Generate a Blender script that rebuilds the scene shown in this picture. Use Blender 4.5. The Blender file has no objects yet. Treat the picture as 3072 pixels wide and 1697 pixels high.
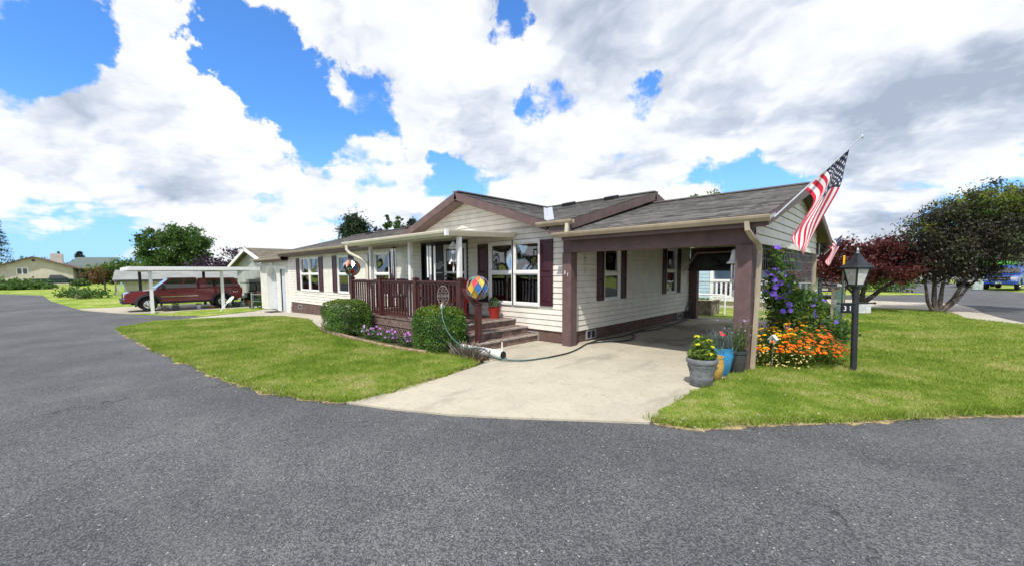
import bpy, bmesh, math, random
import numpy as np
from mathutils import Vector, Matrix
from mathutils.geometry import tessellate_polygon
random.seed(7); rng = np.random.default_rng(11)
R = math.radians
SC = bpy.context.scene; COL = SC.collection

# ---------------------------------------------------------------- camera
F, CY = 1218.35, 910.34                     # focal length and optical centre row, in 3072-wide pixels
YAW, PIT, ROL = R(-43.4646), R(-4.37976), R(-0.3837)
CAM_H = 1.62
_f = np.array([math.sin(YAW)*math.cos(PIT), math.cos(YAW)*math.cos(PIT), math.sin(PIT)])
_r = np.array([math.cos(YAW), -math.sin(YAW), 0.0]); _u = np.cross(_r, _f)
_c, _s = math.cos(ROL), math.sin(ROL); _r, _u = _c*_r+_s*_u, -_s*_r+_c*_u
EYE = np.array([0, 0, CAM_H])
cd = bpy.data.cameras.new('camera'); cam = bpy.data.objects.new('camera', cd); COL.objects.link(cam)
cd.sensor_width = 36; cd.lens = F/3072*36; cd.shift_y = (CY-848.5)/3072
cd.clip_start = .05; cd.clip_end = 3000
M = Matrix.Identity(4)
for i in range(3):
    M[i][0], M[i][1], M[i][2], M[i][3] = _r[i], _u[i], -_f[i], EYE[i]
cam.matrix_world = M; SC.camera = cam

def ray(x, y): return _f + (x-1536)/F*_r - (y-CY)/F*_u
def gz(X): return float(np.interp(X, [-120, -75, -36, -27, -9, 0], [-.06, -.2, -.5, -.45, 0, 0]))
def gp(x, y, dz=0):                          # where a line of sight meets the ground
    z = 0.0; d = ray(x, y)
    for _ in range(60):
        p = EYE + d*(z-CAM_H)/d[2]; z = .5*z+.5*(gz(p[0])+dz)
    return Vector(p)
def atY(x, y, Y): d = ray(x, y); return Vector(EYE+d*Y/d[1])
def atX(x, y, X): d = ray(x, y); return Vector(EYE+d*X/d[0])
def atD(x, y, D): return Vector(EYE+ray(x, y)*D)

# ---------------------------------------------------------------- light
SUN = Vector((.30, -.62, 1.0)).normalized()
sd = bpy.data.lights.new('sun', 'SUN'); so = bpy.data.objects.new('sun', sd); COL.objects.link(so)
sd.energy = 3.1; sd.angle = R(1.5); sd.color = (1, .955, .88)
so.rotation_euler = SUN.to_track_quat('Z', 'Y').to_euler(); so.location = (0, 0, 60)
vs = SC.view_settings
vs.view_transform = 'Standard'; vs.look = 'None'; vs.exposure = 0.55; vs.gamma = 1
SC.cycles.max_bounces = 6; SC.cycles.transparent_max_bounces = 16

class NT:                                    # small node-graph writer
    def __init__(s, tree): s.t = tree; s.n = tree.nodes; s.l = tree.links
    def new(s, typ, ins=None, **kw):
        n = s.n.new(typ)
        for k, v in kw.items(): setattr(n, k, v)
        for k, v in (ins or {}).items(): s.set(n, k, v)
        return n
    def set(s, n, k, v):
        i = n.inputs[k]
        if isinstance(v, bpy.types.NodeSocket): s.l.new(v, i)
        elif isinstance(v, bpy.types.Node): s.l.new(v.outputs[0], i)
        else: i.default_value = v
    def math(s, op, a, b=0.0, c=0.0, clamp=False):
        n = s.n.new('ShaderNodeMath'); n.operation = op; n.use_clamp = clamp
        for i, v in enumerate((a, b, c)): s.set(n, i, v)
        return n.outputs[0]
    def vec(s, op, a, b=(0, 0, 0), scale=None):
        n = s.n.new('ShaderNodeVectorMath'); n.operation = op
        s.set(n, 0, a); s.set(n, 1, b)
        if scale is not None: s.set(n, 'Scale', scale)
        return n.outputs['Value' if op in ('DOT_PRODUCT', 'LENGTH', 'DISTANCE') else 'Vector']
    def noise(s, v, scale, detail=4, rough=.5, col=False):
        n = s.n.new('ShaderNodeTexNoise'); n.inputs['Scale'].default_value = scale
        n.inputs['Detail'].default_value = detail; n.inputs['Roughness'].default_value = rough
        if v is not None: s.l.new(v, n.inputs['Vector'])
        return n.outputs['Color' if col else 'Fac']
    def mix(s, fac, a, b, blend='MIX'):
        n = s.n.new('ShaderNodeMix'); n.data_type = 'RGBA'; n.blend_type = blend
        s.set(n, 0, fac); s.set(n, 6, a); s.set(n, 7, b); return n.outputs[2]
    def ss(s, v, a, b, t0=0.0, t1=1.0):
        n = s.n.new('ShaderNodeMapRange'); n.interpolation_type = 'SMOOTHSTEP'
        for k, x in zip(('Value', 'From Min', 'From Max', 'To Min', 'To Max'), (v, a, b, t0, t1)): s.set(n, k, x)
        return n.outputs[0]
    def ramp(s, v, stops):
        n = s.n.new('ShaderNodeValToRGB'); s.set(n, 0, v); e = n.color_ramp.elements
        while len(e) < len(stops): e.new(.5)
        for i, (p, c) in enumerate(stops): e[i].position = p; e[i].color = (*c, 1)
        return n.outputs[0]

def c4(c): return (*c, 1) if len(c) == 3 else c
W = bpy.data.worlds.new('World'); SC.world = W; W.use_nodes = True
W.node_tree.nodes.clear(); N = NT(W.node_tree)
sky = N.new('ShaderNodeTexSky', sky_type='NISHITA', sun_disc=False, sun_elevation=math.asin(SUN.z),
            sun_rotation=math.atan2(SUN.x, SUN.y), altitude=300, air_density=1.0, dust_density=.5, ozone_density=2.0)
D = N.new('ShaderNodeTexCoord').outputs['Generated']
D = N.vec('NORMALIZE', D)
sx = N.new('ShaderNodeSeparateXYZ', {0: D})
zc = N.math('MAXIMUM', sx.outputs[2], 0.0)
den = N.math('ADD', zc, .32)
px_, py_ = N.math('DIVIDE', sx.outputs[0], den), N.math('DIVIDE', sx.outputs[1], den)
P = N.new('ShaderNodeCombineXYZ', {0: px_, 1: py_, 2: 3.7}).outputs[0]
CLOUD = .73
wc = N.vec('SUBTRACT', N.noise(P, 1.7, 4, .55, True), (.5, .5, .5))
ws = N.vec('SUBTRACT', N.noise(P, 7.0, 4, .6, True), (.5, .5, .5))
warp = N.vec('ADD', N.vec('SCALE', wc, scale=.40), N.vec('SCALE', ws, scale=.10))
def field(Q, det, vd):                           # fractal noise with rounded heads
    v = N.new('ShaderNodeTexVoronoi', {'Vector': Q, 'Scale': 3.0, 'Detail': vd, 'Roughness': .5, 'Lacunarity': 2.4}, feature='F1', normalize=True)
    return N.math('ADD', N.math('MULTIPLY', N.noise(Q, 2.5, det, .58), .72), N.math('MULTIPLY', N.math('SUBTRACT', .62, v.outputs['Distance']), .62))
Pw = N.vec('ADD', P, warp)
n1 = field(Pw, 10, 2)
# the same field one step towards the zenith and the sun: what stands between a spot and the light
n2 = field(N.vec('ADD', N.vec('ADD', N.vec('SCALE', P, scale=.955), (SUN.x*.045, SUN.y*.045, 0.0)), warp), 5, 1)
n3 = field(N.vec('ADD', N.vec('ADD', N.vec('SCALE', P, scale=.86), (SUN.x*.10, SUN.y*.10, 0.0)), N.vec('SCALE', wc, scale=.40)), 2, 0)
# broad weather: where banks of cloud and open blue lie, as directions in the sky
Dw = N.vec('NORMALIZE', N.vec('ADD', D, N.vec('SCALE', N.vec('SUBTRACT', N.noise(D, 6.0, 6, .62, True), (.5, .5, .5)), scale=.30)))
cov = None
BANKS = [(280, 120, .10, -.34), (110, 250, .10, -.36), (60, 170, .06, -.2), (250, 50, .09, -.26), (640, 50, .12, -.40), (730, 170, .11, -.42), (860, 270, .12, -.42), (1030, 345, .11, -.38), (1200, 345, .08, -.34), (330, 270, .06, -.15), (1530, 90, .07, -.30), (1570, 20, .06, -.28), (1010, 200, .05, -.12),
         (470, 60, .08, .30), (450, 180, .11, .28), (520, 300, .13, .30), (330, 330, .12, .18), (130, 60, .09, .16), (150, 470, .2, .17), (500, 460, .18, .15), (800, 430, .13, .16), (980, 100, .16, .24), (1180, 210, .15, .26), (1250, 60, .16, .22), (1420, 200, .18, .24),
         (1750, 110, .28, .26), (2150, 180, .34, .27), (2700, 180, .34, .30), (2850, 420, .30, .36), (1400, 420, .13, .22), (1250, 470, .12, .18), (1750, 560, .14, .18), (1650, 500, .10, .14),
         (2330, 525, .12, -.40), (2220, 500, .08, -.30), (1880, 440, .06, -.36), (1830, 365, .04, -.26), (1930, 310, .05, -.28), (1880, 290, .04, -.2), (2080, 505, .07, -.30), (2850, 590, .10, -.48), (2650, 580, .07, -.44), (2480, 570, .08, -.40), (3050, 600, .1, -.38), (2650, 660, .08, .22), (2450, 640, .06, .14),
         (1620, 325, .05, -.24), (1720, 345, .04, -.24), (1360, 530, .08, -.30), (1350, 480, .05, -.2), (1560, 330, .05, -.2), (490, 500, .05, -.28), (760, 560, .05, -.2), (60, 690, .12, -.26), (300, 730, .1, -.2), (420, 480, .05, -.2), (700, 640, .06, -.2), (1120, 560, .05, -.16), (500, 640, .06, -.12), (830, 560, .07, -.14), (250, 640, .07, .1), (620, 590, .10, .14), (900, 610, .10, .14)]
def ball(x, y, r):
    d = Vector(ray(x, y)).normalized()
    return N.ss(N.vec('DISTANCE', Dw, tuple(d)), r*1.35, r*.15)
for x, y, r, w in BANKS:
    t = N.math('MULTIPLY', ball(x, y, r), w)
    cov = t if cov is None else N.math('ADD', cov, t)
tot = N.math('ADD', N.math('MULTIPLY', N.math('SUBTRACT', n1, .5), 1.25), N.math('ADD', cov, .515))
dens = N.ss(tot, .42, .60)
thick = N.ss(tot, .50, 1.0)
lit = N.math('ADD', N.math('MULTIPLY', N.math('SUBTRACT', n1, n2), 2.0), .76)
lit = N.math('ADD', lit, N.math('MULTIPLY', N.math('SUBTRACT', n1, n3), 1.0))
lit = N.math('SUBTRACT', lit, N.math('MULTIPLY', thick, .06))
gloom = None
for x, y, r, w in [(2800, 440, .16, .34), (3000, 390, .2, .28), (2560, 440, .09, .20), (2650, 490, .10, .18), (2950, 200, .25, .12), (330, 500, .10, .14), (680, 370, .08, .14), (2000, 130, .2, .08)]:
    t = N.math('MULTIPLY', ball(x, y, r), w)
    gloom = t if gloom is None else N.math('ADD', gloom, t)
lit = N.math('SUBTRACT', lit, N.math('MULTIPLY', gloom, .62), clamp=True)
ccol = N.ramp(lit, [(0, (.42, .48, .59)), (.2, (.55, .61, .72)), (.42, (.72, .77, .85)), (.62, (.91, .93, .97)), (.85, (1.0, 1.0, 1.0))])
ccol = N.vec('SCALE', ccol, scale=CLOUD)
sk = N.vec('MULTIPLY', N.vec('SCALE', sky.outputs[0], scale=.135), (.50, .90, 1.36))
low = N.ss(zc, .0, .34, 1.0, 0.0)
sk = N.mix(N.math('MULTIPLY', low, .62), sk, (.27, .45, .78, 1))
final = N.mix(N.math('MULTIPLY', dens, .97), sk, ccol)
bg = N.new('ShaderNodeBackground', {'Color': final, 'Strength': 1.0})
N.new('ShaderNodeOutputWorld', {0: bg.outputs[0]})
W.cycles.sampling_method = 'MANUAL'; W.cycles.sample_map_resolution = 512

# ---------------------------------------------------------------- materials
def mat(name, col, rough=.6, var=.12, vscale=6.0, bump=0.0, bscale=60.0, metal=0.0, spec=.5, col2=None, coat=0.0, speck=0):
    m = bpy.data.materials.new(name); m.use_nodes = True; t = NT(m.node_tree)
    b = m.node_tree.nodes['Principled BSDF']
    co = t.new('ShaderNodeTexCoord').outputs['Object']
    n = t.noise(co, vscale, 5, .6)
    c2 = col2 or tuple(min(1, c*(1-var*2.4)) for c in col)
    c1 = tuple(min(1, c*(1+var)) for c in col) if not col2 else col
    out = t.mix(t.ss(n, .3, .7), c4(c1), c4(c2))
    if speck:
        out = t.mix(t.ss(t.noise(co, speck, 2, .6), .58, .7), out, c4(tuple(c*.55 for c in col)))
    t.set(b, 'Base Color', out); b.inputs['Roughness'].default_value = rough
    b.inputs['Metallic'].default_value = metal; b.inputs['Specular IOR Level'].default_value = spec
    b.inputs['Coat Weight'].default_value = coat; b.inputs['Coat Roughness'].default_value = .05
    if bump:
        bp = t.new('ShaderNodeBump', {'Height': t.noise(co, bscale, 4, .6), 'Strength': bump, 'Distance': .01})
        t.set(b, 'Normal', bp.outputs[0])
    return m
def leafmat(name, cols, trans=.35, rough=.55, pscale=1.2):
    m = bpy.data.materials.new(name); m.use_nodes = True; t = NT(m.node_tree); m.node_tree.nodes.clear()
    g = t.new('ShaderNodeNewGeometry')
    f = t.math('ADD', t.math('MULTIPLY', g.outputs['Random Per Island'], .55),
               t.math('MULTIPLY', t.ss(t.noise(g.outputs['Position'], pscale, 3, .5), .3, .7), .45))
    k = len(cols)
    col = t.ramp(f, [((i+.3)/(k-.4), c) for i, c in enumerate(cols)])
    d = t.new('ShaderNodeBsdfPrincipled', {'Base Color': col, 'Roughness': rough, 'Specular IOR Level': .35})
    tr = t.new('ShaderNodeBsdfTranslucent', {0: t.mix(.5, col, c4(tuple(min(1, c*1.5) for c in cols[-1])))})
    t.new('ShaderNodeOutputMaterial', {0: t.new('ShaderNodeMixShader', {0: trans, 1: d.outputs[0], 2: tr.outputs[0]}).outputs[0]})
    return m
def grass_color(t, pos):
    big = t.noise(pos, .55, 4, .65); mid = t.noise(pos, 2.4, 5, .7); fine = t.noise(pos, 30.0, 3, .7)
    f = t.math('ADD', t.math('MULTIPLY', big, .62), t.math('ADD', t.math('MULTIPLY', mid, .55), t.math('MULTIPLY', fine, .25)))
    f = t.math('SUBTRACT', f, .085)
    return t.ramp(f, [(.43, (.075, .155, .014)), (.52, (.140, .235, .022)), (.60, (.210, .300, .036)), (.67, (.320, .370, .085)), (.75, (.44, .42, .17))])
def grassmat(name, blade=False):
    m = bpy.data.materials.new(name); m.use_nodes = True; t = NT(m.node_tree); m.node_tree.nodes.clear()
    g = t.new('ShaderNodeNewGeometry'); pos = g.outputs['Position']
    col = grass_color(t, pos)
    if blade:
        col = t.mix(t.math('MULTIPLY', g.outputs['Random Per Island'], .5), col, (.235, .32, .04, 1))
        d = t.new('ShaderNodeBsdfPrincipled', {'Base Color': col, 'Roughness': .6, 'Specular IOR Level': .3})
        tr = t.new('ShaderNodeBsdfTranslucent', {0: col})
        t.new('ShaderNodeOutputMaterial', {0: t.new('ShaderNodeMixShader', {0: .35, 1: d.outputs[0], 2: tr.outputs[0]}).outputs[0]})
    else:
        bp = t.new('ShaderNodeBump', {'Height': t.noise(pos, 70, 4, .7), 'Strength': .9, 'Distance': .03})
        d = t.new('ShaderNodeBsdfPrincipled', {'Base Color': col, 'Roughness': .9, 'Normal': bp.outputs[0], 'Specular IOR Level': .15})
        t.new('ShaderNodeOutputMaterial', {0: d.outputs[0]})
    return m
def asphaltmat():
    m = bpy.data.materials.new('asphalt'); m.use_nodes = True; t = NT(m.node_tree)
    b = m.node_tree.nodes['Principled BSDF']; pos = t.new('ShaderNodeNewGeometry').outputs['Position']
    grain = t.noise(pos, 130, 3, .75)
    v = t.new('ShaderNodeTexVoronoi', {'Vector': pos, 'Scale': 105.0}); v2 = t.new('ShaderNodeTexVoronoi', {'Vector': pos, 'Scale': 48.0})
    cell = t.new('ShaderNodeSeparateColor', {0: v.outputs['Color']}).outputs[0]
    cell2 = t.new('ShaderNodeSeparateColor', {0: v2.outputs['Color']}).outputs[0]
    patch = t.noise(pos, .45, 5, .62); patch2 = t.noise(pos, 2.6, 4, .6)
    base = t.mix(t.ss(patch, .35, .68), (.098, .101, .106, 1), (.152, .154, .158, 1))
    base = t.mix(t.math('MULTIPLY', t.ss(patch2, .4, .75), .30), base, (.078, .080, .085, 1))
    base = t.mix(1.0, base, t.mix(t.ss(cell, .15, .95), (.52, .52, .54, 1), (1.58, 1.57, 1.55, 1)), 'MULTIPLY')
    base = t.mix(t.math('MULTIPLY', t.ss(grain, .40, .62), .55), base, (.03, .031, .034, 1))
    base = t.mix(t.math('MULTIPLY', t.ss(cell2, .955, .98), t.ss(v2.outputs['Distance'], .42, .22)), base, (.36, .355, .34, 1))
    streak = t.noise(t.vec('MULTIPLY', pos, (.35, 1.1, 1)), .8, 5, .7)
    base = t.mix(t.math('MULTIPLY', t.ss(streak, .5, .72), .28), base, (.172, .172, .170, 1))
    vc = t.new('ShaderNodeTexVoronoi', {'Vector': t.vec('ADD', t.vec('MULTIPLY', pos, (1, 1, 0)), t.vec('SCALE', t.noise(pos, 1.6, 5, .65, True), scale=.9)), 'Scale': .22}, feature='DISTANCE_TO_EDGE')
    crack = t.math('MULTIPLY', t.ss(vc.outputs['Distance'], .0035, .0012), t.ss(t.noise(pos, .5, 2, .5), .50, .60))
    base = t.mix(t.math('MULTIPLY', crack, .75), base, (.02, .02, .022, 1))
    stain = t.math('MULTIPLY', t.ss(t.noise(pos, 1.15, 3, .55), .66, .74), .35)
    base = t.mix(stain, base, (.05, .05, .052, 1))
    t.set(b, 'Base Color', base); b.inputs['Roughness'].default_value = .85; b.inputs['Specular IOR Level'].default_value = .3
    h = t.math('ADD', t.math('MULTIPLY', v.outputs['Distance'], -1.0), grain)
    t.set(b, 'Normal', t.new('ShaderNodeBump', {'Height': h, 'Strength': .7, 'Distance': .006}).outputs[0])
    return m
def concretemat(name='concrete', c=(.50, .455, .355), oil=0.0):
    m = bpy.data.materials.new(name); m.use_nodes = True; t = NT(m.node_tree)
    b = m.node_tree.nodes['Principled BSDF']; pos = t.new('ShaderNodeNewGeometry').outputs['Position']
    big = t.noise(pos, .8, 5, .65); mid = t.noise(pos, 5.0, 6, .7); f = t.noise(pos, 120, 2, .7)
    col = t.mix(t.ss(big, .3, .7), c4(c), c4(tuple(x*.80 for x in c)))
    col = t.mix(t.math('MULTIPLY', t.ss(mid, .52, .72), .45), col, c4((c[0]*.62, c[1]*.58, c[2]*.5)))
    st = t.noise(t.vec('MULTIPLY', pos, (1.6, .5, 1.0)), 1.3, 6, .7)
    col = t.mix(t.math('MULTIPLY', t.ss(st, .52, .68), .6), col, c4((c[0]*.5, c[1]*.5, c[2]*.5)))
    grit = t.noise(pos, 17, 4, .75)
    col = t.mix(t.math('MULTIPLY', t.ss(grit, .50, .68), .42), col, c4((c[0]*.62, c[1]*.58, c[2]*.52)))
    hl = t.new('ShaderNodeTexVoronoi', {'Vector': t.vec('ADD', pos, t.vec('SCALE', t.noise(pos, 1.4, 5, .7, True), scale=.8)), 'Scale': .33}, feature='DISTANCE_TO_EDGE')
    col = t.mix(t.math('MULTIPLY', t.ss(hl.outputs['Distance'],   .004, .001), .16), col, c4(tuple(x*.3 for x in c)))
    if oil: col = t.mix(t.math('MULTIPLY', t.ss(t.noise(t.vec('MULTIPLY', pos, (1.0, .6, 1.0)), .9, 5, .62), .44, .60), oil), col, (.10, .088, .075, 1))
    col = t.mix(t.math('MULTIPLY', t.ss(f, .60, .68), .6), col, c4(tuple(x*.5 for x in c)))
    t.set(b, 'Base Color', col); b.inputs['Roughness'].default_value = .9
    t.set(b, 'Normal', t.new('ShaderNodeBump', {'Height': f, 'Strength': .3, 'Distance': .004}).outputs[0])
    return m
def shinglemat(name, a=(.165, .145, .125), d=(.060, .052, .048)):
    m = bpy.data.materials.new(name); m.use_nodes = True; t = NT(m.node_tree)
    b = m.node_tree.nodes['Principled BSDF']; uv = t.new('ShaderNodeTexCoord').outputs['UV']
    v = t.new('ShaderNodeTexVoronoi', {'Vector': t.vec('MULTIPLY', uv, (5.0, 7.14, 0.0)), 'Scale': 1.0, 'Randomness': .75})
    c = t.new('ShaderNodeSeparateColor', {0: v.outputs['Color']}).outputs[0]
    n = t.noise(uv, 130, 3, .7); big = t.noise(uv, .9, 4, .6)
    f = t.math('ADD', t.math('MULTIPLY', c, .62), t.math('ADD', t.math('MULTIPLY', n, .3), t.math('MULTIPLY', big, .22)))
    col = t.ramp(f, [(.25, d), (.55, tuple((x+y)/2 for x, y in zip(a, d))), (.85, a), (1, tuple(x*1.35 for x in a))])
    t.set(b, 'Base Color', col); b.inputs['Roughness'].default_value = .95; b.inputs['Specular IOR Level'].default_value = .2
    t.set(b, 'Normal', t.new('ShaderNodeBump', {'Height': t.math('ADD', c, n), 'Strength': .5, 'Distance': .008}).outputs[0])
    return m
def glassmat(name, tint=(.9, .95, 1), wav=.0, refl=1.0):
    m = bpy.data.materials.new(name); m.use_nodes = True; t = NT(m.node_tree); m.node_tree.nodes.clear()
    nr = {}
    if wav:
        pos = t.new('ShaderNodeNewGeometry').outputs['Position']
        nr = {'Normal': t.new('ShaderNodeBump', {'Height': t.noise(pos, 1.9, 0, .4), 'Strength': 1.0, 'Distance': wav}).outputs[0]}
    fr = t.new('ShaderNodeFresnel', {'IOR': 1.5, **nr}); g = t.new('ShaderNodeBsdfGlossy', {'Roughness': .015, **nr})
    tr = t.new('ShaderNodeBsdfTransparent', {0: c4(tint)})
    fac = t.math('MULTIPLY', t.math('ADD', fr.outputs[0], .08*refl), 1.6, clamp=True)
    t.new('ShaderNodeOutputMaterial', {0: t.new('ShaderNodeMixShader', {0: fac, 1: tr.outputs[0], 2: g.outputs[0]}).outputs[0]})
    return m

M = dict(
 siding=mat('cream_vinyl', (.765, .73, .65), .55, .05, 3.0, .08, 40), siding_w=mat('white_vinyl', (.66, .66, .65), .5, .03, 4.0), trim=mat('white_trim', (.80, .80, .78), .45, .03),
 brown=mat('brown_paint', (.135, .082, .080), .7, .10, 5.0, .25, 90), brown_d=mat('dark_brown_paint', (.085, .045, .038), .8, .15, 5.0, .3, 60),
 rail=mat('maroon_paint', (.075, .022, .022), .5, .15, 9.0, .15, 70), shutter=mat('plum_shutter', (.050, .012, .022), .42, .08, 10.0),
 fascia=mat('mauve_brown_fascia', (.135, .088, .082), .6, .10, 4.0), tan=mat('tan_gutter', (.42, .35, .255), .45, .08, 4.0), creamg=mat('cream_gutter', (.72, .67, .54), .4, .05, 4.0),
 skirt=mat('brown_skirt', (.125, .075, .062), .85, .15, 4.0, .3, 50), deck=mat('brown_deck', (.20, .135, .11), .75, .22, 7.0, .2, 70), nosing=mat('worn_step_edge', (.42, .37, .33), .8, .2, 12.0, .2, 90),
 lattice=mat('brown_lattice', (.21, .145, .12), .8, .15, 8.0), shingle=shinglemat('shingles', (.205, .195, .185), (.072, .068, .066)), shingle2=shinglemat('tan_shingles', (.26, .225, .175), (.12, .10, .08)), roof_grey=mat('grey_roof_sheet', (.25, .26, .245), .7, .08, 1.0),
 flash=mat('galvanised_flashing', (.62, .64, .68), .35, .05, 6.0, metal=.6), steel=mat('galvanised_wire', (.40, .42, .43), .45, .1, metal=.7), alum=mat('polished_tube', (.78, .79, .82), .22, .05, metal=.9),
 black=mat('black_paint', (.012, .012, .014), .4, .1), blackp=mat('black_post_paint', (.020, .022, .028), .5, .2, 9.0, .2, 60, speck=26), rubber=mat('tyre_rubber', (.014, .014, .015), .85, .2, 20.0), door_w=mat('cool_white_door', (.56, .60, .64), .5, .03), white=mat('white_paint', (.80, .80, .80), .45, .03),
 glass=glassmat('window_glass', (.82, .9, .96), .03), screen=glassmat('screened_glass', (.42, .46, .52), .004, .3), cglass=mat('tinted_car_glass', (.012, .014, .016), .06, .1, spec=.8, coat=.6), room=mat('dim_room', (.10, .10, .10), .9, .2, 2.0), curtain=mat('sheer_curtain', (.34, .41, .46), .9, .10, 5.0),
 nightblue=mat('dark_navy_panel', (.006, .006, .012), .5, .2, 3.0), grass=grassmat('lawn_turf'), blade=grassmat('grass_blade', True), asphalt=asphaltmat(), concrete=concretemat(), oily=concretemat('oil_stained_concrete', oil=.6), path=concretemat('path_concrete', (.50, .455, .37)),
 soil=mat('dark_soil', (.040, .026, .018), .95, .3, 9.0, .8, 40), edging=mat('terracotta_edging', (.36, .24, .17), .9, .2, 6.0, .3, 40), straw=mat('dry_thatch', (.40, .31, .16), .95, .25, 14.0, .8, 60),
 bark=mat('grey_bark', (.115, .088, .072), .9, .3, 8.0, .8, 30), bark_d=mat('dark_bark', (.075, .058, .050), .9, .3, 8.0, .8, 30), timber=mat('weathered_timber', (.26, .21, .165), .85, .25, 6.0, .4, 40), stake=mat('pale_stake_wood', (.52, .43, .29), .8, .12),
 hose=mat('green_hose', (.045, .115, .10), .45, .1, 12.0), hosed=mat('dark_hose', (.015, .028, .025), .5, .1), pvc=mat('white_pipe', (.74, .73, .70), .5, .08, 5.0),
 redcar=mat('maroon_car_paint', (.19, .011, .028), .28, .08, 2.0, coat=1.0), bluecar=mat('blue_car_paint', (.012, .075, .40), .28, .06, 2.0, coat=1.0), greencar=mat('dark_green_car_paint', (.010, .032, .038), .3, .06, 2.0, coat=1.0), whitecar=mat('white_car_paint', (.75, .76, .78), .3, .03, coat=1.0), greycar=mat('silver_grey_car_paint', (.22, .25, .29), .3, .06, coat=1.0), darkcar=mat('charcoal_car_paint', (.03, .032, .036), .3, .06, coat=1.0), flare=mat('grey_plastic', (.035, .035, .038), .65, .1), chrome=mat('chrome', (.75, .75, .76), .12, .02, metal=1.0), lampglass=mat('headlamp_lens', (.66, .64, .60), .12, .08, coat=.6), tail=mat('red_lens', (.35, .01, .01), .2, .05),
 blue_h=mat('pale_blue_siding', (.42, .55, .66), .6, .05), beige=mat('beige_stucco', (.56, .51, .43), .85, .06, 1.0), grey_h=mat('grey_green_siding', (.36, .38, .36), .7, .06, 1.0),
 flagr=mat('flag_red', (.60, .018, .055), .8, .05), flagw=mat('flag_white', (.80, .79, .78), .8, .03), flagb=mat('flag_navy', (.018, .025, .065), .8, .05),
 pot_grey=mat('grey_stoneware', (.19, .20, .215), .7, .12, 9.0, .9, 45), pot_yel=mat('ochre_glaze', (.56, .35, .10), .35, .12, 7.0), pot_blue=mat('blue_glaze', (.045, .27, .56), .3, .15, 5.0, coat=.3), pot_dark=mat('charcoal_pot', (.05, .055, .06), .6, .12), pot_terra=mat('terracotta', (.52, .20, .08), .8, .12), pot_white=mat('white_pot', (.74, .74, .74), .5, .05), pot_stone=mat('stone_pot', (.30, .28, .25), .85, .15, 9.0, .4, 40),
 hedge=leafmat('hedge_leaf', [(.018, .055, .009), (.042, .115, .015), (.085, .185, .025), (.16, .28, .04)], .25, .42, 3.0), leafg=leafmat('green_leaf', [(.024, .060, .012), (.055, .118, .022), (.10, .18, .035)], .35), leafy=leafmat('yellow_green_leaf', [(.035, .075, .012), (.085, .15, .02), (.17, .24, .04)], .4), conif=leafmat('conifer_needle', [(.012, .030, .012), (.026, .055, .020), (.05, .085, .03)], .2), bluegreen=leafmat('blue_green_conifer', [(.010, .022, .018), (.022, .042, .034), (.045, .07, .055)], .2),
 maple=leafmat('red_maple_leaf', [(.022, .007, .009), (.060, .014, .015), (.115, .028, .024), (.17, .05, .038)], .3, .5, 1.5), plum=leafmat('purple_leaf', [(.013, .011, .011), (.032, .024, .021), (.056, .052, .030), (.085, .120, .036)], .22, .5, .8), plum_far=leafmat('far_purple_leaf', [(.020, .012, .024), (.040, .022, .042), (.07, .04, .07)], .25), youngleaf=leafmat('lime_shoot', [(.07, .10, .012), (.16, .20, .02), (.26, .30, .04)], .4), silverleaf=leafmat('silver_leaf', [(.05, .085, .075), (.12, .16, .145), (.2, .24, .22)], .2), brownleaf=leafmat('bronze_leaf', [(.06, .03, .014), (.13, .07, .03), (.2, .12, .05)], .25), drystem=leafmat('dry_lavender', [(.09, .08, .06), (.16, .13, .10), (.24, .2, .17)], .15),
 orange=leafmat('orange_petal', [(.62, .10, .006), (.82, .18, .010), (.88, .27, .015)], .2, .6, 5.0), yellowf=leafmat('yellow_petal', [(.80, .40, .01), (.92, .55, .02), (.95, .62, .05)], .2), limef=leafmat('lime_petal', [(.55, .60, .02), (.75, .74, .04)], .2), cream_f=leafmat('cream_petal', [(.60, .44, .13), (.74, .62, .28)], .2), purplef=leafmat('violet_petal', [(.10, .045, .42), (.19, .09, .62), (.30, .20, .72)], .25), pinkf=leafmat('magenta_petal', [(.26, .05, .36), (.44, .14, .55), (.70, .55, .78)], .25), redf=leafmat('red_petal', [(.5, .02, .03), (.6, .04, .05)], .2), lilacf=leafmat('lilac_petal', [(.32, .24, .46), (.48, .40, .62)], .25), whitef=leafmat('clover_petal', [(.42, .44, .36), (.52, .52, .46)], .2), fernred=mat('red_cushion', (.42, .03, .02), .8, .1),
)
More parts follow.
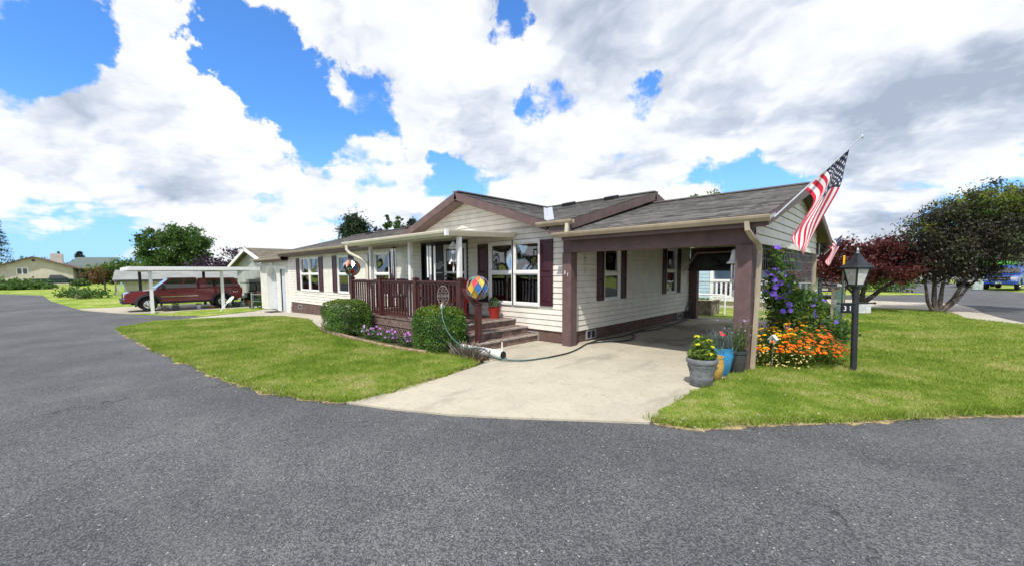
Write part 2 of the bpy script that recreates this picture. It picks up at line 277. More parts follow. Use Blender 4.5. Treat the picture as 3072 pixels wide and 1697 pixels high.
# ---------------------------------------------------------------- builders
ORG = {}
def T(name, label, cat, loc=(0, 0, 0), rz=0.0, group=None):
    o = bpy.data.objects.new(name, None); COL.objects.link(o); o.empty_display_size = .2
    o.location = loc; o.rotation_euler = (0, 0, rz); ORG[o.name] = Vector(loc)
    tag(o, label, cat, group); return o
def tag(o, label=None, cat=None, group=None, kind=None):
    if label: o['label'] = label
    if cat: o['category'] = cat
    if group: o['group'] = group
    if kind: o['kind'] = kind
    return o
def link(name, me, parent):
    o = bpy.data.objects.new(name, me); COL.objects.link(o)
    if parent is not None: o.parent = parent; ORG[o.name] = ORG[parent.name]
    return o
class MB:
    def __init__(s): s.v = []; s.f = []; s.m = []; s.uv = []
    def add(s, vs, fs, mi=0, uv=None):
        o = len(s.v); s.v += [tuple(v) for v in vs]
        s.f += [tuple(i+o for i in f) for f in fs]; s.m += [mi]*len(fs)
        s.uv += uv if uv else [None]*len(fs); return s
    def hexa(s, p, mi=0):                    # 8 corners: bottom ring then top ring
        return s.add(p, [(3, 2, 1, 0), (4, 5, 6, 7), (0, 1, 5, 4), (1, 2, 6, 5), (2, 3, 7, 6), (3, 0, 4, 7)], mi)
    def box(s, x0, x1, y0, y1, z0, z1, mi=0):
        return s.hexa([(x0, y0, z0), (x1, y0, z0), (x1, y1, z0), (x0, y1, z0), (x0, y0, z1), (x1, y0, z1), (x1, y1, z1), (x0, y1, z1)], mi)
    def pbox(s, P, u0, u1, n0, n1, z0, z1, mi=0):
        return s.hexa([P(u, n, z) for z in (z0, z1) for u, n in ((u0, n1), (u1, n1), (u1, n0), (u0, n0))], mi)
    def bar(s, p0, p1, w, h, up=(0, 0, 1), mi=0):
        p0, p1 = Vector(p0), Vector(p1); d = (p1-p0).normalized(); a = d.cross(Vector(up)).normalized()*w/2; b = a.normalized().cross(d)*h/2
        return s.hexa([p0-a-b, p0+a-b, p1+a-b, p1-a-b, p0-a+b, p0+a+b, p1+a+b, p1-a+b], mi)
    def cyl(s, p0, p1, r0, r1=None, n=10, mi=0):
        return s.tube([p0, p1], [r0, r0 if r1 is None else r1], n, mi)
    def tube(s, pts, r, n=8, mi=0):
        pts = [Vector(p) for p in pts]; k = len(pts); rs = r if isinstance(r, (list, tuple)) else [r]*k
        vs = []; a = None
        for i, p in enumerate(pts):
            d = (pts[min(i+1, k-1)]-pts[max(i-1, 0)]).normalized()
            if a is None: a = d.orthogonal().normalized()
            a = (a-d*a.dot(d)).normalized(); b = d.cross(a)
            vs += [p+(a*math.cos(2*math.pi*j/n)+b*math.sin(2*math.pi*j/n))*rs[i] for j in range(n)]
        fs = [(i*n+j, i*n+(j+1) % n, (i+1)*n+(j+1) % n, (i+1)*n+j) for i in range(k-1) for j in range(n)]
        fs += [tuple(range(n-1, -1, -1)), tuple(range((k-1)*n, k*n))]
        return s.add(vs, fs, mi)
    def lathe(s, prof, n=28, c=(0, 0, 0), mi=0, cap=True):
        c = Vector(c); k = len(prof)
        vs = [c+Vector((r*math.cos(2*math.pi*j/n), r*math.sin(2*math.pi*j/n), z)) for r, z in prof for j in range(n)]
        fs = [(i*n+j, i*n+(j+1) % n, (i+1)*n+(j+1) % n, (i+1)*n+j) for i in range(k-1) for j in range(n)]
        if cap: fs += [tuple(range(n-1, -1, -1)), tuple(range((k-1)*n, k*n))]
        return s.add(vs, fs, mi)
    def prism(s, poly, P, n0, n1, mi=0):     # outline (u, z) pushed from depth n0 to n1
        k = len(poly); vs = [P(u, n0, z) for u, z in poly]+[P(u, n1, z) for u, z in poly]
        fs = [tuple(range(k-1, -1, -1)), tuple(range(k, 2*k))]+[(i, (i+1) % k, k+(i+1) % k, k+i) for i in range(k)]
        return s.add(vs, fs, mi)
    def face(s, pts, mi=0, uv=None): return s.add(pts, [tuple(range(len(pts)))], mi, [uv] if uv else None)
    def build(s, name, mats, parent=None, smooth=None, bevel=0, w=True, label=None, cat=None, group=None, kind=None, fix=True):
        v = np.array(s.v, float).reshape(-1, 3)
        if parent is not None: org = np.array(ORG[parent.name]) if w else np.zeros(3)
        elif kind == 'structure': org = np.zeros(3)
        else: org = np.array([(v[:, 0].min()+v[:, 0].max())/2, (v[:, 1].min()+v[:, 1].max())/2, v[:, 2].min()])
        me = bpy.data.meshes.new(name); me.from_pydata([tuple(p) for p in v-org], [], s.f)
        for m_ in (mats if isinstance(mats, (list, tuple)) else [mats]): me.materials.append(M[m_] if isinstance(m_, str) else m_)
        me.polygons.foreach_set('material_index', s.m)
        if any(u is not None for u in s.uv):
            ul = me.uv_layers.new(); arr = []
            for f, u in zip(s.f, s.uv): arr += list(u) if u is not None else [(0, 0)]*len(f)
            ul.data.foreach_set('uv', np.array(arr, float).ravel())
        if fix:
            bm = bmesh.new(); bm.from_mesh(me); bmesh.ops.recalc_face_normals(bm, faces=bm.faces); bm.to_mesh(me); bm.free()
        if smooth is not None:
            me.polygons.foreach_set('use_smooth', [True]*len(me.polygons)); me.set_sharp_from_angle(angle=R(smooth))
        me.update(); o = link(name, me, parent)
        if parent is None: o.location = org; ORG[o.name] = Vector(org)
        if bevel:
            b = o.modifiers.new('edge', 'BEVEL'); b.width = bevel; b.segments = 2; b.limit_method = 'ANGLE'; b.angle_limit = R(40); b.harden_normals = False
        tag(o, label, cat, group, kind); return o
def copy_tree(o, loc=None, rz=None, label=None):
    def rec(a, par):
        c = a.copy(); COL.objects.link(c); ORG[c.name] = ORG[a.name]
        if par is not None: c.parent = par
        for ch in list(a.children): rec(ch, c)
        return c
    c = rec(o, None)
    if loc is not None: c.location = loc
    if rz is not None: c.rotation_euler[2] = rz
    if label: c['label'] = label
    return c
def npmesh(name, v, k, m, parent=None, w=True, smooth=False, **kw):   # many separate k-gons from an (n*k, 3) array
    v = np.asarray(v, np.float32).reshape(-1, 3)
    if parent is not None: org = np.array(ORG[parent.name]) if w else np.zeros(3)
    else: org = np.array([(v[:, 0].min()+v[:, 0].max())/2, (v[:, 1].min()+v[:, 1].max())/2, v[:, 2].min()])
    v = v-org.astype(np.float32); n = len(v)//k
    me = bpy.data.meshes.new(name); me.vertices.add(n*k); me.vertices.foreach_set('co', v.ravel())
    me.loops.add(n*k); me.loops.foreach_set('vertex_index', np.arange(n*k, dtype=np.int32))
    me.polygons.add(n); me.polygons.foreach_set('loop_start', np.arange(0, n*k, k, dtype=np.int32)); me.polygons.foreach_set('loop_total', np.full(n, k, np.int32))
    me.materials.append(M[m]); me.update(); me.validate(); o = link(name, me, parent)
    if parent is None: o.location = org; ORG[o.name] = Vector(org)
    return tag(o, **{('cat' if a == 'category' else a): b for a, b in kw.items()})
def unit(a): return a/np.maximum(np.linalg.norm(a, axis=1, keepdims=True), 1e-9)
def leafv(c, size, asp=.5, up=.25, var=.4, nrm=None, droop=0.0):       # a rhombus leaf at every centre
    c = np.asarray(c, float); n = len(c); L = size*(1+var*rng.uniform(-1, 1, (n, 1)))
    nn = rng.normal(size=(n, 3)); nn[:, 2] += up*2
    if nrm is not None: nn = nn*.55+nrm
    nn = unit(nn); a = unit(np.cross(nn, rng.normal(size=(n, 3)))); a[:, 2] -= droop; a = unit(a); b = np.cross(nn, a)
    return np.stack([c-a*L*.5, c+b*L*asp*.5+a*L*.06, c+a*L*.5+nn*L*.08, c-b*L*asp*.5+a*L*.06], 1).reshape(-1, 3)
def inball(n, p=1/3): return unit(rng.normal(size=(n, 3)))*rng.uniform(0, 1, (n, 1))**p
def crown(blobs, nc, nl, rc, shell=.5):      # leaf centres in clumps spread through ellipsoids [(cx,cy,cz,rx,ry,rz)]
    vol = np.array([b[3]*b[4]*b[5] for b in blobs])**.7; pk = rng.choice(len(blobs), nc, p=vol/vol.sum())
    B = np.array(blobs, float)[pk]; d = unit(rng.normal(size=(nc, 3))); rr = rng.uniform(shell, 1.04, (nc, 1))
    cc = B[:, :3]+d*rr*B[:, 3:]
    k = rng.choice(nc, nl); sc = rng.uniform(.55, 1.3, (nc, 1))
    off = rng.normal(size=(nl, 3))*rc*sc[k]*np.array([1, 1, .75])
    return cc[k]+off
def tree(name, label, cat, base, h, blobs, nc, nl, rc, leaf, lm, bark='bark', trunks=None, group=None, shell=.45, asp=.55, up=.25, droop=0.0, extra=None):
    t = T(name, label, cat, base, 0, group); m = MB(); b0 = Vector(base)
    for pts, r0, r1 in (trunks or [([(0, 0, 0), (.04*h, 0, .3*h), (0, .02*h, .75*h)], .025*h, .006*h)]):
        m.tube([b0+Vector(p) for p in pts], [r0+(r1-r0)*i/(len(pts)-1) for i in range(len(pts))], 8)
    m.build('trunk', bark, t, smooth=60)
    bl = [(base[0]+b[0], base[1]+b[1], base[2]+b[2], *b[3:]) for b in blobs]
    npmesh('crown', leafv(crown(bl, nc, nl, rc, shell), leaf, asp, up, droop=droop), 4, lm, t)
    for nm, mt, bb, c1, l1, r1, lf in (extra or []):
        bl = [(base[0]+b[0], base[1]+b[1], base[2]+b[2], *b[3:]) for b in bb]
        npmesh(nm, leafv(crown(bl, c1, l1, r1, .3), lf, asp, up), 4, mt, t)
    return t
def textmesh(name, txt, size, P, mt, parent, depth=.004, w=True):      # lettering as solid geometry; P maps (u, n, z) to the place
    c = bpy.data.curves.new(name, 'FONT'); c.body = txt; c.size = size; c.extrude = depth; c.align_x = 'CENTER'; c.align_y = 'CENTER'
    o = bpy.data.objects.new(name, c); COL.objects.link(o); dg = bpy.context.evaluated_depsgraph_get()
    me = bpy.data.meshes.new_from_object(o.evaluated_get(dg)); bpy.data.objects.remove(o)
    org = ORG[parent.name] if w else Vector((0, 0, 0))
    for v in me.vertices: v.co = Vector(P(v.co.x, v.co.z, v.co.y))-org
    me.materials.clear(); me.materials.append(M[mt]); return link(name, me, parent)

# ---------------------------------------------------------------- ground
BRK = [-75, -36, -27, -9, 0]
def sheet(name, poly, m, dz, rag=0.0, step=0, kind='structure', **kw):
    pts = [Vector((p[0], p[1], 0)) for p in poly]
    if step:
        q = []
        for a, b in zip(pts, pts[1:]+pts[:1]):
            k = max(1, int((b-a).length/step)); q += [a.lerp(b, i/k) for i in range(k)]
        pts = [p+Vector((random.gauss(0, rag), random.gauss(0, rag), 0)) for p in q]
    bm = bmesh.new(); vv = [bm.verts.new(p) for p in pts]
    for tri in tessellate_polygon([pts]):
        try: bm.faces.new([vv[i] for i in tri])
        except ValueError: pass
    for x in BRK: bmesh.ops.bisect_plane(bm, geom=bm.verts[:]+bm.edges[:]+bm.faces[:], plane_co=(x, 0, 0), plane_no=(1, 0, 0))
    for v in bm.verts: v.co.z = gz(v.co.x)+dz
    bmesh.ops.recalc_face_normals(bm, faces=bm.faces)
    if sum(f.normal.z for f in bm.faces) < 0: bmesh.ops.reverse_faces(bm, faces=bm.faces)
    if name != 'ground':                     # a buried edge, so that no sheet floats
        ex = bmesh.ops.extrude_edge_only(bm, edges=[e for e in bm.edges if e.is_boundary])
        for v in ex['geom']:
            if isinstance(v, bmesh.types.BMVert): v.co.z -= .07
    me = bpy.data.meshes.new(name); bm.to_mesh(me); bm.free(); me.materials.append(M[m])
    return tag(link(name, me, None), kind=kind, **kw)
def G2(*px): return [tuple(gp(x*1.19255, y*1.19255)[:2]) for x, y in px]
sheet('ground', [(-900, -900), (900, -900), (900, 1400), (-900, 1400)], 'grass', -.06)
LAWN_L = [(-22.9, 2.0), (-20.6, .85)]+[(-19.64, .78), (-15.65, .93), (-12.07, 1.1), (-9.96, 1.24), (-8.25, 1.38), (-7.11, 1.52), (-6.22, 1.69), (-5.75, 1.87), (-5.33, 2.04), (-5.0, 2.27),
          (-5.02, 2.95), (-5.15, 3.69), (-5.4, 4.75), (-6.0, 5.0), (-6.9, 4.72), (-8.1, 4.60), (-10.1, 4.62), (-12.3, 4.72), (-13.4, 5.1), (-17.3, 6.2), (-20.0, 6.1), (-21.3, 5.2), (-22.4, 3.4)]
LAWN_R = [(-1.90, 4.22), (-1.64, 4.28), (-1.45, 4.42), (-1.04, 4.9), (-.42, 5.59), (.21, 6.28), (.71, 6.91), (1.13, 7.33), (2.4, 9.6), (4.0, 13.0), (4.6, 15.0), (3.4, 17.6), (2.6, 18.9), (1.72, 20.0), (1.55, 22.0), (1.2, 23.0), (.2, 23.2), (-1.2, 22.7), (-1.9, 22.6), (-1.75, 7.4), (-1.82, 6.2), (-1.92, 5.0)]
ROAD = [(40, -60), (40, 60), (14, 34), (7.6, 42), (6.5, 46.5), (5.1, 50), (5.1, 60), (4.6, 100), (-3, 100), (-.4, 62), (-1.0, 47), (-1.9, 30), (-1.4, 24.5), (2.4, 20), (-1.75, 15), (-1.7, 7), (-4.98, 7), (-5.2, 5), (-24, 5), (-25.0, 4.1), (-31.0, 1.4), (-36.5, -.15), (-50.0, -1.9), (-62, -2.8), (-70, -6.5), (-85, -13), (-90, -60)]
sheet('road', ROAD, 'asphalt', -.03)
sheet('road_far_branch', [(-1.9, 29.6), (-1.2, 34.9), (1.4, 38.2), (1.6, 40), (-1.6, 43.5), (-12, 43), (-12, 30)], 'asphalt', -.018)
sheet('driveway', [(-5.02, 2.22), (-4.35, 2.50), (-3.64, 2.87), (-3.06, 3.27), (-2.53, 3.67), (-1.88, 4.14), (-1.93, 5.0), (-1.96, 5.67), (-1.80, 7.33), (-1.62, 9.06), (-5.36, 8.62), (-5.40, 5.2), (-5.1, 3.7)], 'concrete', -.008)
sheet('driveway_slab', [(-5.36, 8.632), (-1.62, 9.072), (-1.62, 15.25), (-5.32, 15.25)], 'oily', -.009)
sheet('stoop_slab', [(-6.95, 5.35), (-5.41, 5.0), (-5.37, 7.44), (-6.95, 7.44)], 'concrete', -.006)
sheet('path', [(-23.6, 3.2), (-22.7, 1.9), (-22.2, 3.4), (-21.2, 5.15), (-20.0, 6.0), (-17.3, 6.1), (-14, 5.4), (-14, 7.44), (-22.9, 7.44), (-27.9, 7.6), (-26.2, 6.6)], 'path', -.012)
sheet('carport_slab', [(-38.2, -.35), (-31.5, 1.3), (-29.9, 3.5), (-29.9, 9.0), (-37.5, 9.5), (-37.5, 1.0)], 'path', -.012)
sheet('pavement', [(-14, 29.3), (-1.16, 29.3), (.16, 28.9), (1.5, 28.9), (2.11, 28.2), (2.41, 26.05), (2.40, 23.2), (2.60, 21.1), (2.9, 19.4), (4.2, 16.2), (4.6, 15.0), (3.4, 17.6), (2.75, 18.8), (1.74, 19.8), (1.6, 22.0), (1.2, 23.0), (.2, 23.2), (-1.2, 22.8), (-14, 22.6)], 'path', -.004)
sheet('lawn', LAWN_L, 'grass', .022, .045, .15); sheet('side_lawn', LAWN_R, 'grass', .022, .045, .15)
sheet('lawn_thatch', [(x-(.07 if i < 12 else 0), y-(.055 if i < 12 else 0)) for i, (x, y) in enumerate(LAWN_L)], 'straw', -.022, .045, .17)
sheet('side_lawn_thatch', [(x+(.02 if i < 9 else 0), y-(.065 if i < 9 else 0)) for i, (x, y) in enumerate(LAWN_R)], 'straw', -.022, .045, .17)
sheet('traffic_island', [(-1.3, 34.9), (1.3, 38.2), (1.6, 39.6), (-1.7, 43.6), (-6, 43), (-6, 35)], 'grass', -.004, .05, .6)
sheet('flower_bed', [(-12.6, 4.75), (-10.1, 4.66), (-8.1, 4.64), (-6.9, 4.76), (-6.0, 4.98), (-5.42, 4.8), (-5.7, 5.5), (-6.9, 5.62), (-12.6, 5.62)], 'soil', .004)
sheet('verge', [(-23.9, 3.6), (-26.4, 6.7), (-29.6, 6.9), (-29.85, 3.7), (-27.5, 3.2), (-25.2, 4.0)], 'grass', .012, .03, .3)
sheet('tar_seam', [(-42, -1.2), (-41.6, -1.5), (-34.8, -6.9), (-35.1, -6.9)], 'rubber', -.024)
sheet('tar_crack', [(2.9, 27.2), (6, 25.6), (12, 25.9), (12, 25.8), (6, 25.48), (2.9, 27.08)], 'rubber', -.024)

def inpoly(P, poly):
    x, y = P[:, 0], P[:, 1]; ins = np.zeros(len(P), bool); k = len(poly)
    for i in range(k):
        (x0, y0), (x1, y1) = poly[i], poly[(i+1) % k]
        c = ((y0 > y) != (y1 > y)) & (x < (x1-x0)*(y-y0)/((y1-y0) or 1e-9)+x0); ins ^= c
    return ins
GZX = np.array([-120, -75, -36, -27, -9, 0]); GZZ = np.array([-.06, -.2, -.5, -.45, 0, 0])
def blades(poly, n, hmin, hmax, wd):
    a = np.array(poly); lo, hi = a.min(0), a.max(0); out = []
    got = 0
    while got < n:
        P = rng.uniform(lo, hi, (n*3, 2)); d = np.linalg.norm(P, axis=1)
        P = P[inpoly(P, poly) & (rng.uniform(size=len(P)) < np.clip((6.0/d)**1.6, .04, 1))]; out.append(P); got += len(P)
    P = np.concatenate(out)[:n]; d = np.linalg.norm(P, axis=1)
    z = np.interp(P[:, 0], GZX, GZZ)+.018; s = np.clip(d/7, .8, 2.6)
    ang = rng.uniform(0, 6.283, n); w = wd*s; h = rng.uniform(hmin, hmax, n)*np.clip(s, .8, 1.25)
    dx, dy = np.cos(ang)*w/2, np.sin(ang)*w/2; le = rng.normal(0, .55, (n, 2))*h[:, None]
    b = np.stack([P[:, 0], P[:, 1], z], 1)
    return np.stack([b-np.stack([dx, dy, 0*dx], 1), b+np.stack([dx, dy, 0*dx], 1), b+np.stack([le[:, 0], le[:, 1], h], 1)], 1).reshape(-1, 3)
npmesh('grass', np.concatenate([blades(LAWN_L, 130000, .018, .050, .008), blades(LAWN_R, 130000, .018, .050, .008)]), 3, 'blade', label='short mown green grass of the front lawns', cat='grass', kind='stuff')
def edge_pts(poly, i0, i1, n, w):
    seg = [(np.array(poly[i]), np.array(poly[i+1])) for i in range(i0, i1)]; L = np.array([np.linalg.norm(b-a) for a, b in seg])
    k = rng.choice(len(seg), n, p=L/L.sum()); t = rng.uniform(size=(n, 1)); A = np.array([s[0] for s in seg])[k]; B = np.array([s[1] for s in seg])[k]
    return A+(B-A)*t+rng.normal(0, w, (n, 2))
E = np.concatenate([edge_pts(LAWN_L, 1, 20, 9000, .045), edge_pts(LAWN_R, 0, 9, 9000, .05), edge_pts(LAWN_R, 18, 21, 2500, .04)])
ez = np.interp(E[:, 0], GZX, GZZ)+.0
h = rng.uniform(.03, .085, len(E)); an = rng.uniform(0, 6.283, len(E)); q = np.stack([np.cos(an)*.006, np.sin(an)*.006, 0*an], 1); b = np.stack([E[:, 0], E[:, 1], ez], 1)
npmesh('edge_grass', np.stack([b-q, b+q, b+np.stack([rng.normal(0, .03, len(E)), rng.normal(0, .03, len(E)), h], 1)], 1), 3, 'blade', label='longer ragged grass along the lawn edges', cat='grass', kind='stuff')
CL = []
for poly in (LAWN_L, LAWN_R):
    a = np.array(poly); p = rng.uniform(a.min(0), a.max(0), (2600, 2)); p = p[inpoly(p, poly)]; CL.append(p[:330])
CL.append(edge_pts(LAWN_L, 6, 12, 60, .18)); CL.append(edge_pts(LAWN_R, 0, 4, 60, .2))
CL = np.concatenate(CL); cc = np.stack([CL[:, 0], CL[:, 1], np.interp(CL[:, 0], GZX, GZZ)+.055], 1)
cc = np.repeat(cc, 4, 0)+rng.normal(0, .005, (len(cc)*4, 3))
npmesh('clover_flowers', leafv(cc, .011, .9, .6), 4, 'whitef', label='tiny white clover flowers scattered in the lawns', cat='clover', kind='stuff')
# ---------------------------------------------------------------- the house
Y0, X1, RY, RZ = 7.44, -5.30, 11.05, 3.80
FW = lambda u, n, z: (u, Y0-n, z)                    # front wall frame: n points out of the wall
EW = lambda u, n, z: (X1+n, u, z)                    # end wall frame
def siding(mb, P, z0, z1, rng_u, openings=(), h=.127, mi=0, gr=.016):
    k = 0
    while z0+k*h < z1-1e-4:
        a, b = z0+k*h, min(z0+(k+1)*h, z1); k += 1; zm = (a+b)/2
        la, ra = rng_u(a); lb, rb = rng_u(b)
        cuts = sorted((u0, u1) for u0, u1, c0, c1 in openings if c0 < zm < c1)
        segs = []; s0 = (la, lb)
        for u0, u1 in cuts: segs.append((s0, (u0, u0))); s0 = (u1, u1)
        segs.append((s0, (ra, rb)))
        for (a0, b0), (a1, b1) in segs:
            if a1-a0 < .01: continue
            c = b-gr; f = (c-a)/(b-a); c0, c1 = a0+(b0-a0)*f, a1+(b1-a1)*f
            mb.add([P(a0, .020, a), P(a1, .020, a), P(c1, .007, c), P(c0, .007, c), P(c1, -.022, c), P(c0, -.022, c), P(b1, -.022, b), P(b0, -.022, b), P(a0, -.022, a), P(a1, -.022, a)], [(0, 1, 2, 3), (3, 2, 4, 5), (5, 4, 6, 7), (8, 9, 1, 0)], mi)
def courses(mb, P, s1, rng_a, h=.145, t=.010, mi=0):  # overlapping shingle courses up a slope; P(a, s, n)
    k = 0
    while k*h < s1-1e-4:
        a, b = k*h, min((k+1)*h, s1); k += 1
        la, ra = rng_a(a); lb, rb = rng_a(b)
        if ra-la < .02: continue
        nseg = max(1, int((ra-la)/.9)); us = [i/nseg for i in range(nseg+1)]; jit = [random.uniform(-.004, .004) for _ in us]
        for i in range(nseg):
            q = [(la+(ra-la)*us[i], a, t+jit[i]), (la+(ra-la)*us[i+1], a, t+jit[i+1]), (lb+(rb-lb)*us[i+1], b, .001), (lb+(rb-lb)*us[i], b, .001)]
            mb.add([P(*x) for x in q]+[P(q[0][0], a, 0), P(q[1][0], a, 0)], [(0, 1, 2, 3), (4, 5, 1, 0)], mi, [[(x[0], x[1]) for x in q], [(q[0][0], a)]*2+[(q[1][0], a-.02), (q[0][0], a-.02)]])
def slope(P0, da, ds):                                # frame on an inclined plane
    P0, da, ds = Vector(P0), Vector(da).normalized(), Vector(ds).normalized(); nn = da.cross(ds)
    if nn.z < 0: nn = -nn
    return lambda a, s, n: P0+da*a+ds*s+nn*n
house = T('mobile_home', 'long cream sided single storey home with front gable and plum shutters', 'house', (-13, 9, 0))
# windows: (name frame, u0, u1, z0, z1, columns)
WIN = {'F': [(-21.38, -19.18, .85, 2.34, 2), (-17.12, -16.15, .86, 2.31, 1), (-13.97, -12.98, .86, 2.31, 1), (-7.82, -7.03, .87, 2.34, 1), (-6.96, -6.17, .87, 2.34, 1)],
       'E': [(8.93, 9.66, .96, 2.18, 1), (12.67, 13.41, .96, 2.30, 1)]}
DOOR = (-10.99, -8.72, .50, 2.52)
mb = MB()
opF = [(w[0], w[1], w[2], w[3]) for w in WIN['F']]+[DOOR]
siding(mb, FW, .20, 2.66, lambda z: (-23.0, -12.0), opF[:3]); siding(mb, FW, .27, 2.72, lambda z: (-12.0, X1), opF)
gs = .335; gx, gzp = -8.76, 3.70
siding(mb, FW, 2.72, 3.66, lambda z: (gx-(gzp-z)/gs, gx+(gzp-z)/gs))
mb.build('front_wall', 'siding', house)
mb = MB(); siding(mb, EW, .27, 2.6, lambda z: (Y0, 14.66), [(w[0], w[1], w[2], w[3]) for w in WIN['E']])
siding(mb, EW, 2.6, 3.7, lambda z: (7.05+(z-2.6)/.27, 15.05-(z-2.6)/.27)); mb.build('end_wall', 'siding', house)
mb = MB(); mb.box(-23.0, X1-.02, 14.62, 14.66, -.3, 2.6); mb.box(-23.0, -22.96, Y0, 14.62, -.4, 2.6); mb.build('rear_wall', 'siding', house)
mb = MB(); mb.box(-22.98, X1-.03, Y0+.015, Y0+.05, -.55, .30); mb.box(X1-.05, X1-.015, Y0+.05, 14.6, -.05, .30); mb.build('skirting', 'skirt', house)
for q in ((X1-.10, X1+.02, .15), (-23.03, -22.9, -.05)): mb = MB(); mb.pbox(FW, q[0], q[1], -.025, .03, q[2], 2.62); mb.build('corner_trim', 'trim', house)
def window(P, u0, u1, z0, z1, nc):
    fr = MB(); w = .055
    fr.pbox(P, u0-w, u0, -.04, .035, z0-w, z1+w); fr.pbox(P, u1, u1+w, -.04, .035, z0-w, z1+w)
    fr.pbox(P, u0, u1, -.04, .035, z1, z1+w); fr.pbox(P, u0, u1, -.04, .045, z0-w, z0)
    cw = (u1-u0)/nc; panes = []
    for c in range(nc):
        a, b = u0+c*cw+(.05 if c else 0), u0+(c+1)*cw-(.05 if c < nc-1 else 0)
        if c: fr.pbox(P, u0+c*cw-.05, u0+c*cw+.05, -.04, .034, z0, z1)
        zm = (z0+z1)/2+.01; fr.pbox(P, a, b, -.03, .028, zm-.028, zm+.028)
        for zz0, zz1, n0 in ((zm+.028, z1, -.03), (z0, zm-.028, -.012)):
            for q in ((a, a+.03, zz0, zz1), (b-.03, b, zz0, zz1), (a+.03, b-.03, zz0, zz0+.03), (a+.03, b-.03, zz1-.03, zz1)): fr.pbox(P, q[0], q[1], n0-.015, n0+.02, q[2], q[3])
        panes += [(a+.03, b-.03, zm+.058, z1-.03, -.03, 'glass'), (a+.03, b-.03, z0+.03, zm-.058, -.014, 'screen')]
    f = fr.build('window', 'trim', house)
    for a, b, c, d, n, mt in panes:
        g = MB(); g.pbox(P, a, b, n-.003, n, c, d); g.build('pane', mt, f)
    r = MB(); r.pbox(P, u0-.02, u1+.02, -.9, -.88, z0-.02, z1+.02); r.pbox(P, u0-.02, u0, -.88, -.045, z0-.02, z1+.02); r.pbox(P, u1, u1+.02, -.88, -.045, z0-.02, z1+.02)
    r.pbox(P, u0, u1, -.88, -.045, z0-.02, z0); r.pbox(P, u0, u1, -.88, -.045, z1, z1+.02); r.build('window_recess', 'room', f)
    cu = MB(); n = 40
    for s0, s1 in ((.0, .36), (.68, 1.0)):
        vs = []
        for i in range(n+1):
            u = u0+(u1-u0)*(s0+(s1-s0)*i/n); dp = -.13+.022*math.sin(i*1.9)+.012*math.sin(i*.83); vs += [P(u, dp, z0+.0), P(u, dp*.9, z1)]
        cu.add(vs, [(2*i, 2*i+2, 2*i+3, 2*i+1) for i in range(n)])
    cu.build('curtain', 'curtain', f, smooth=60, fix=False)
    return f
for w in WIN['F']: window(FW, *w)
for w in WIN['E']: window(EW, *w)
def shutter(P, u0, u1, z0, z1):
    s = MB(); b = .055; zm = z0+(z1-z0)*.47
    s.pbox(P, u0, u1, .018, .036, z0, z1)
    for q in ((u0, u0+b, z0, z1), (u1-b, u1, z0, z1), (u0+b, u1-b, z0, z0+.08), (u0+b, u1-b, z1-.08, z1), (u0+b, u1-b, zm-.05, zm+.05)): s.pbox(P, q[0], q[1], .036, .052, q[2], q[3])
    for c, d in ((z0+.08, zm-.05), (zm+.05, z1-.08)):
        a0, a1 = u0+b+.012, u1-b-.012; c += .012; d -= .012; e = .035
        lo = [P(u, .036, z) for u, z in ((a0, c), (a1, c), (a1, d), (a0, d))]; hi = [P(u, .048, z) for u, z in ((a0+e, c+e), (a1-e, c+e), (a1-e, d-e), (a0+e, d-e))]
        s.add(lo+hi, [(4, 5, 6, 7), (0, 1, 5, 4), (1, 2, 6, 5), (2, 3, 7, 6), (3, 0, 4, 7)])
    s.build('shutter', 'shutter', house)
for a, b in ((-21.9, -21.46), (-19.10, -18.66), (-17.63, -17.19), (-16.08, -15.66), (-14.44, -14.04), (-12.90, -12.52), (-8.28, -7.89), (-6.10, -5.73)): shutter(FW, a, b, .84, 2.37)
for a, b, c, d in ((8.56, 8.87, .92, 2.20), (9.72, 10.0, .92, 2.20), (12.35, 12.61, .92, 2.34), (13.47, 13.74, .92, 2.34)): shutter(EW, a, b, c, d)
# entry: dark recess, navy door panel with lettering, white storm door
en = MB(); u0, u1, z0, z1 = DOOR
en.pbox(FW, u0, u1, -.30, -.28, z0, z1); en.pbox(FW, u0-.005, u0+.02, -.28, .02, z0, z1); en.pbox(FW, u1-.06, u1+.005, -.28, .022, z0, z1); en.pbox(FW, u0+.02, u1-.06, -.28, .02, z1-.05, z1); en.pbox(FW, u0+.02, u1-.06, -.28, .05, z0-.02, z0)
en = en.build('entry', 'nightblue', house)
d = MB(); d.pbox(FW, -10.94, -9.87, -.10, -.06, z0, z1-.06); d = d.build('door_panel', 'nightblue', house)
textmesh('lettering', 'W\nE\nL\nC\nO\nM\nE', .125, lambda u, n, z: FW(-10.72+u, -.055+n, 1.72+z*.98), 'flagw', d, .003)
bd = MB()
for cx, cz, s in ((-10.25, 1.72, .12), (-10.08, 1.80, .10)):
    for an in (100, 60, 20, 140): bd.prism([(cx, cz), (cx+s*1.5*math.cos(R(an-9)), cz+s*1.5*math.sin(R(an-9))), (cx+s*1.8*math.cos(R(an)), cz+s*1.8*math.sin(R(an))), (cx+s*1.5*math.cos(R(an+9)), cz+s*1.5*math.sin(R(an+9)))], FW, -.056, -.053)
bd.pbox(FW, -10.36, -9.98, -.056, -.053, 1.60, 1.635); bd.build('leaf_decal', 'steel', d)
sd_ = MB(); a, b = -9.85, -8.82
for q in ((a, a+.10, z0, 2.44), (b-.10, b, z0, 2.44), (a+.1, b-.1, z0, z0+.24), (a+.1, b-.1, 2.32, 2.44), (a+.1, b-.1, 1.60, 1.66)): sd_.pbox(FW, q[0], q[1], -.06, -.01, q[2], q[3])
sdo = sd_.build('storm_door', 'trim', house)
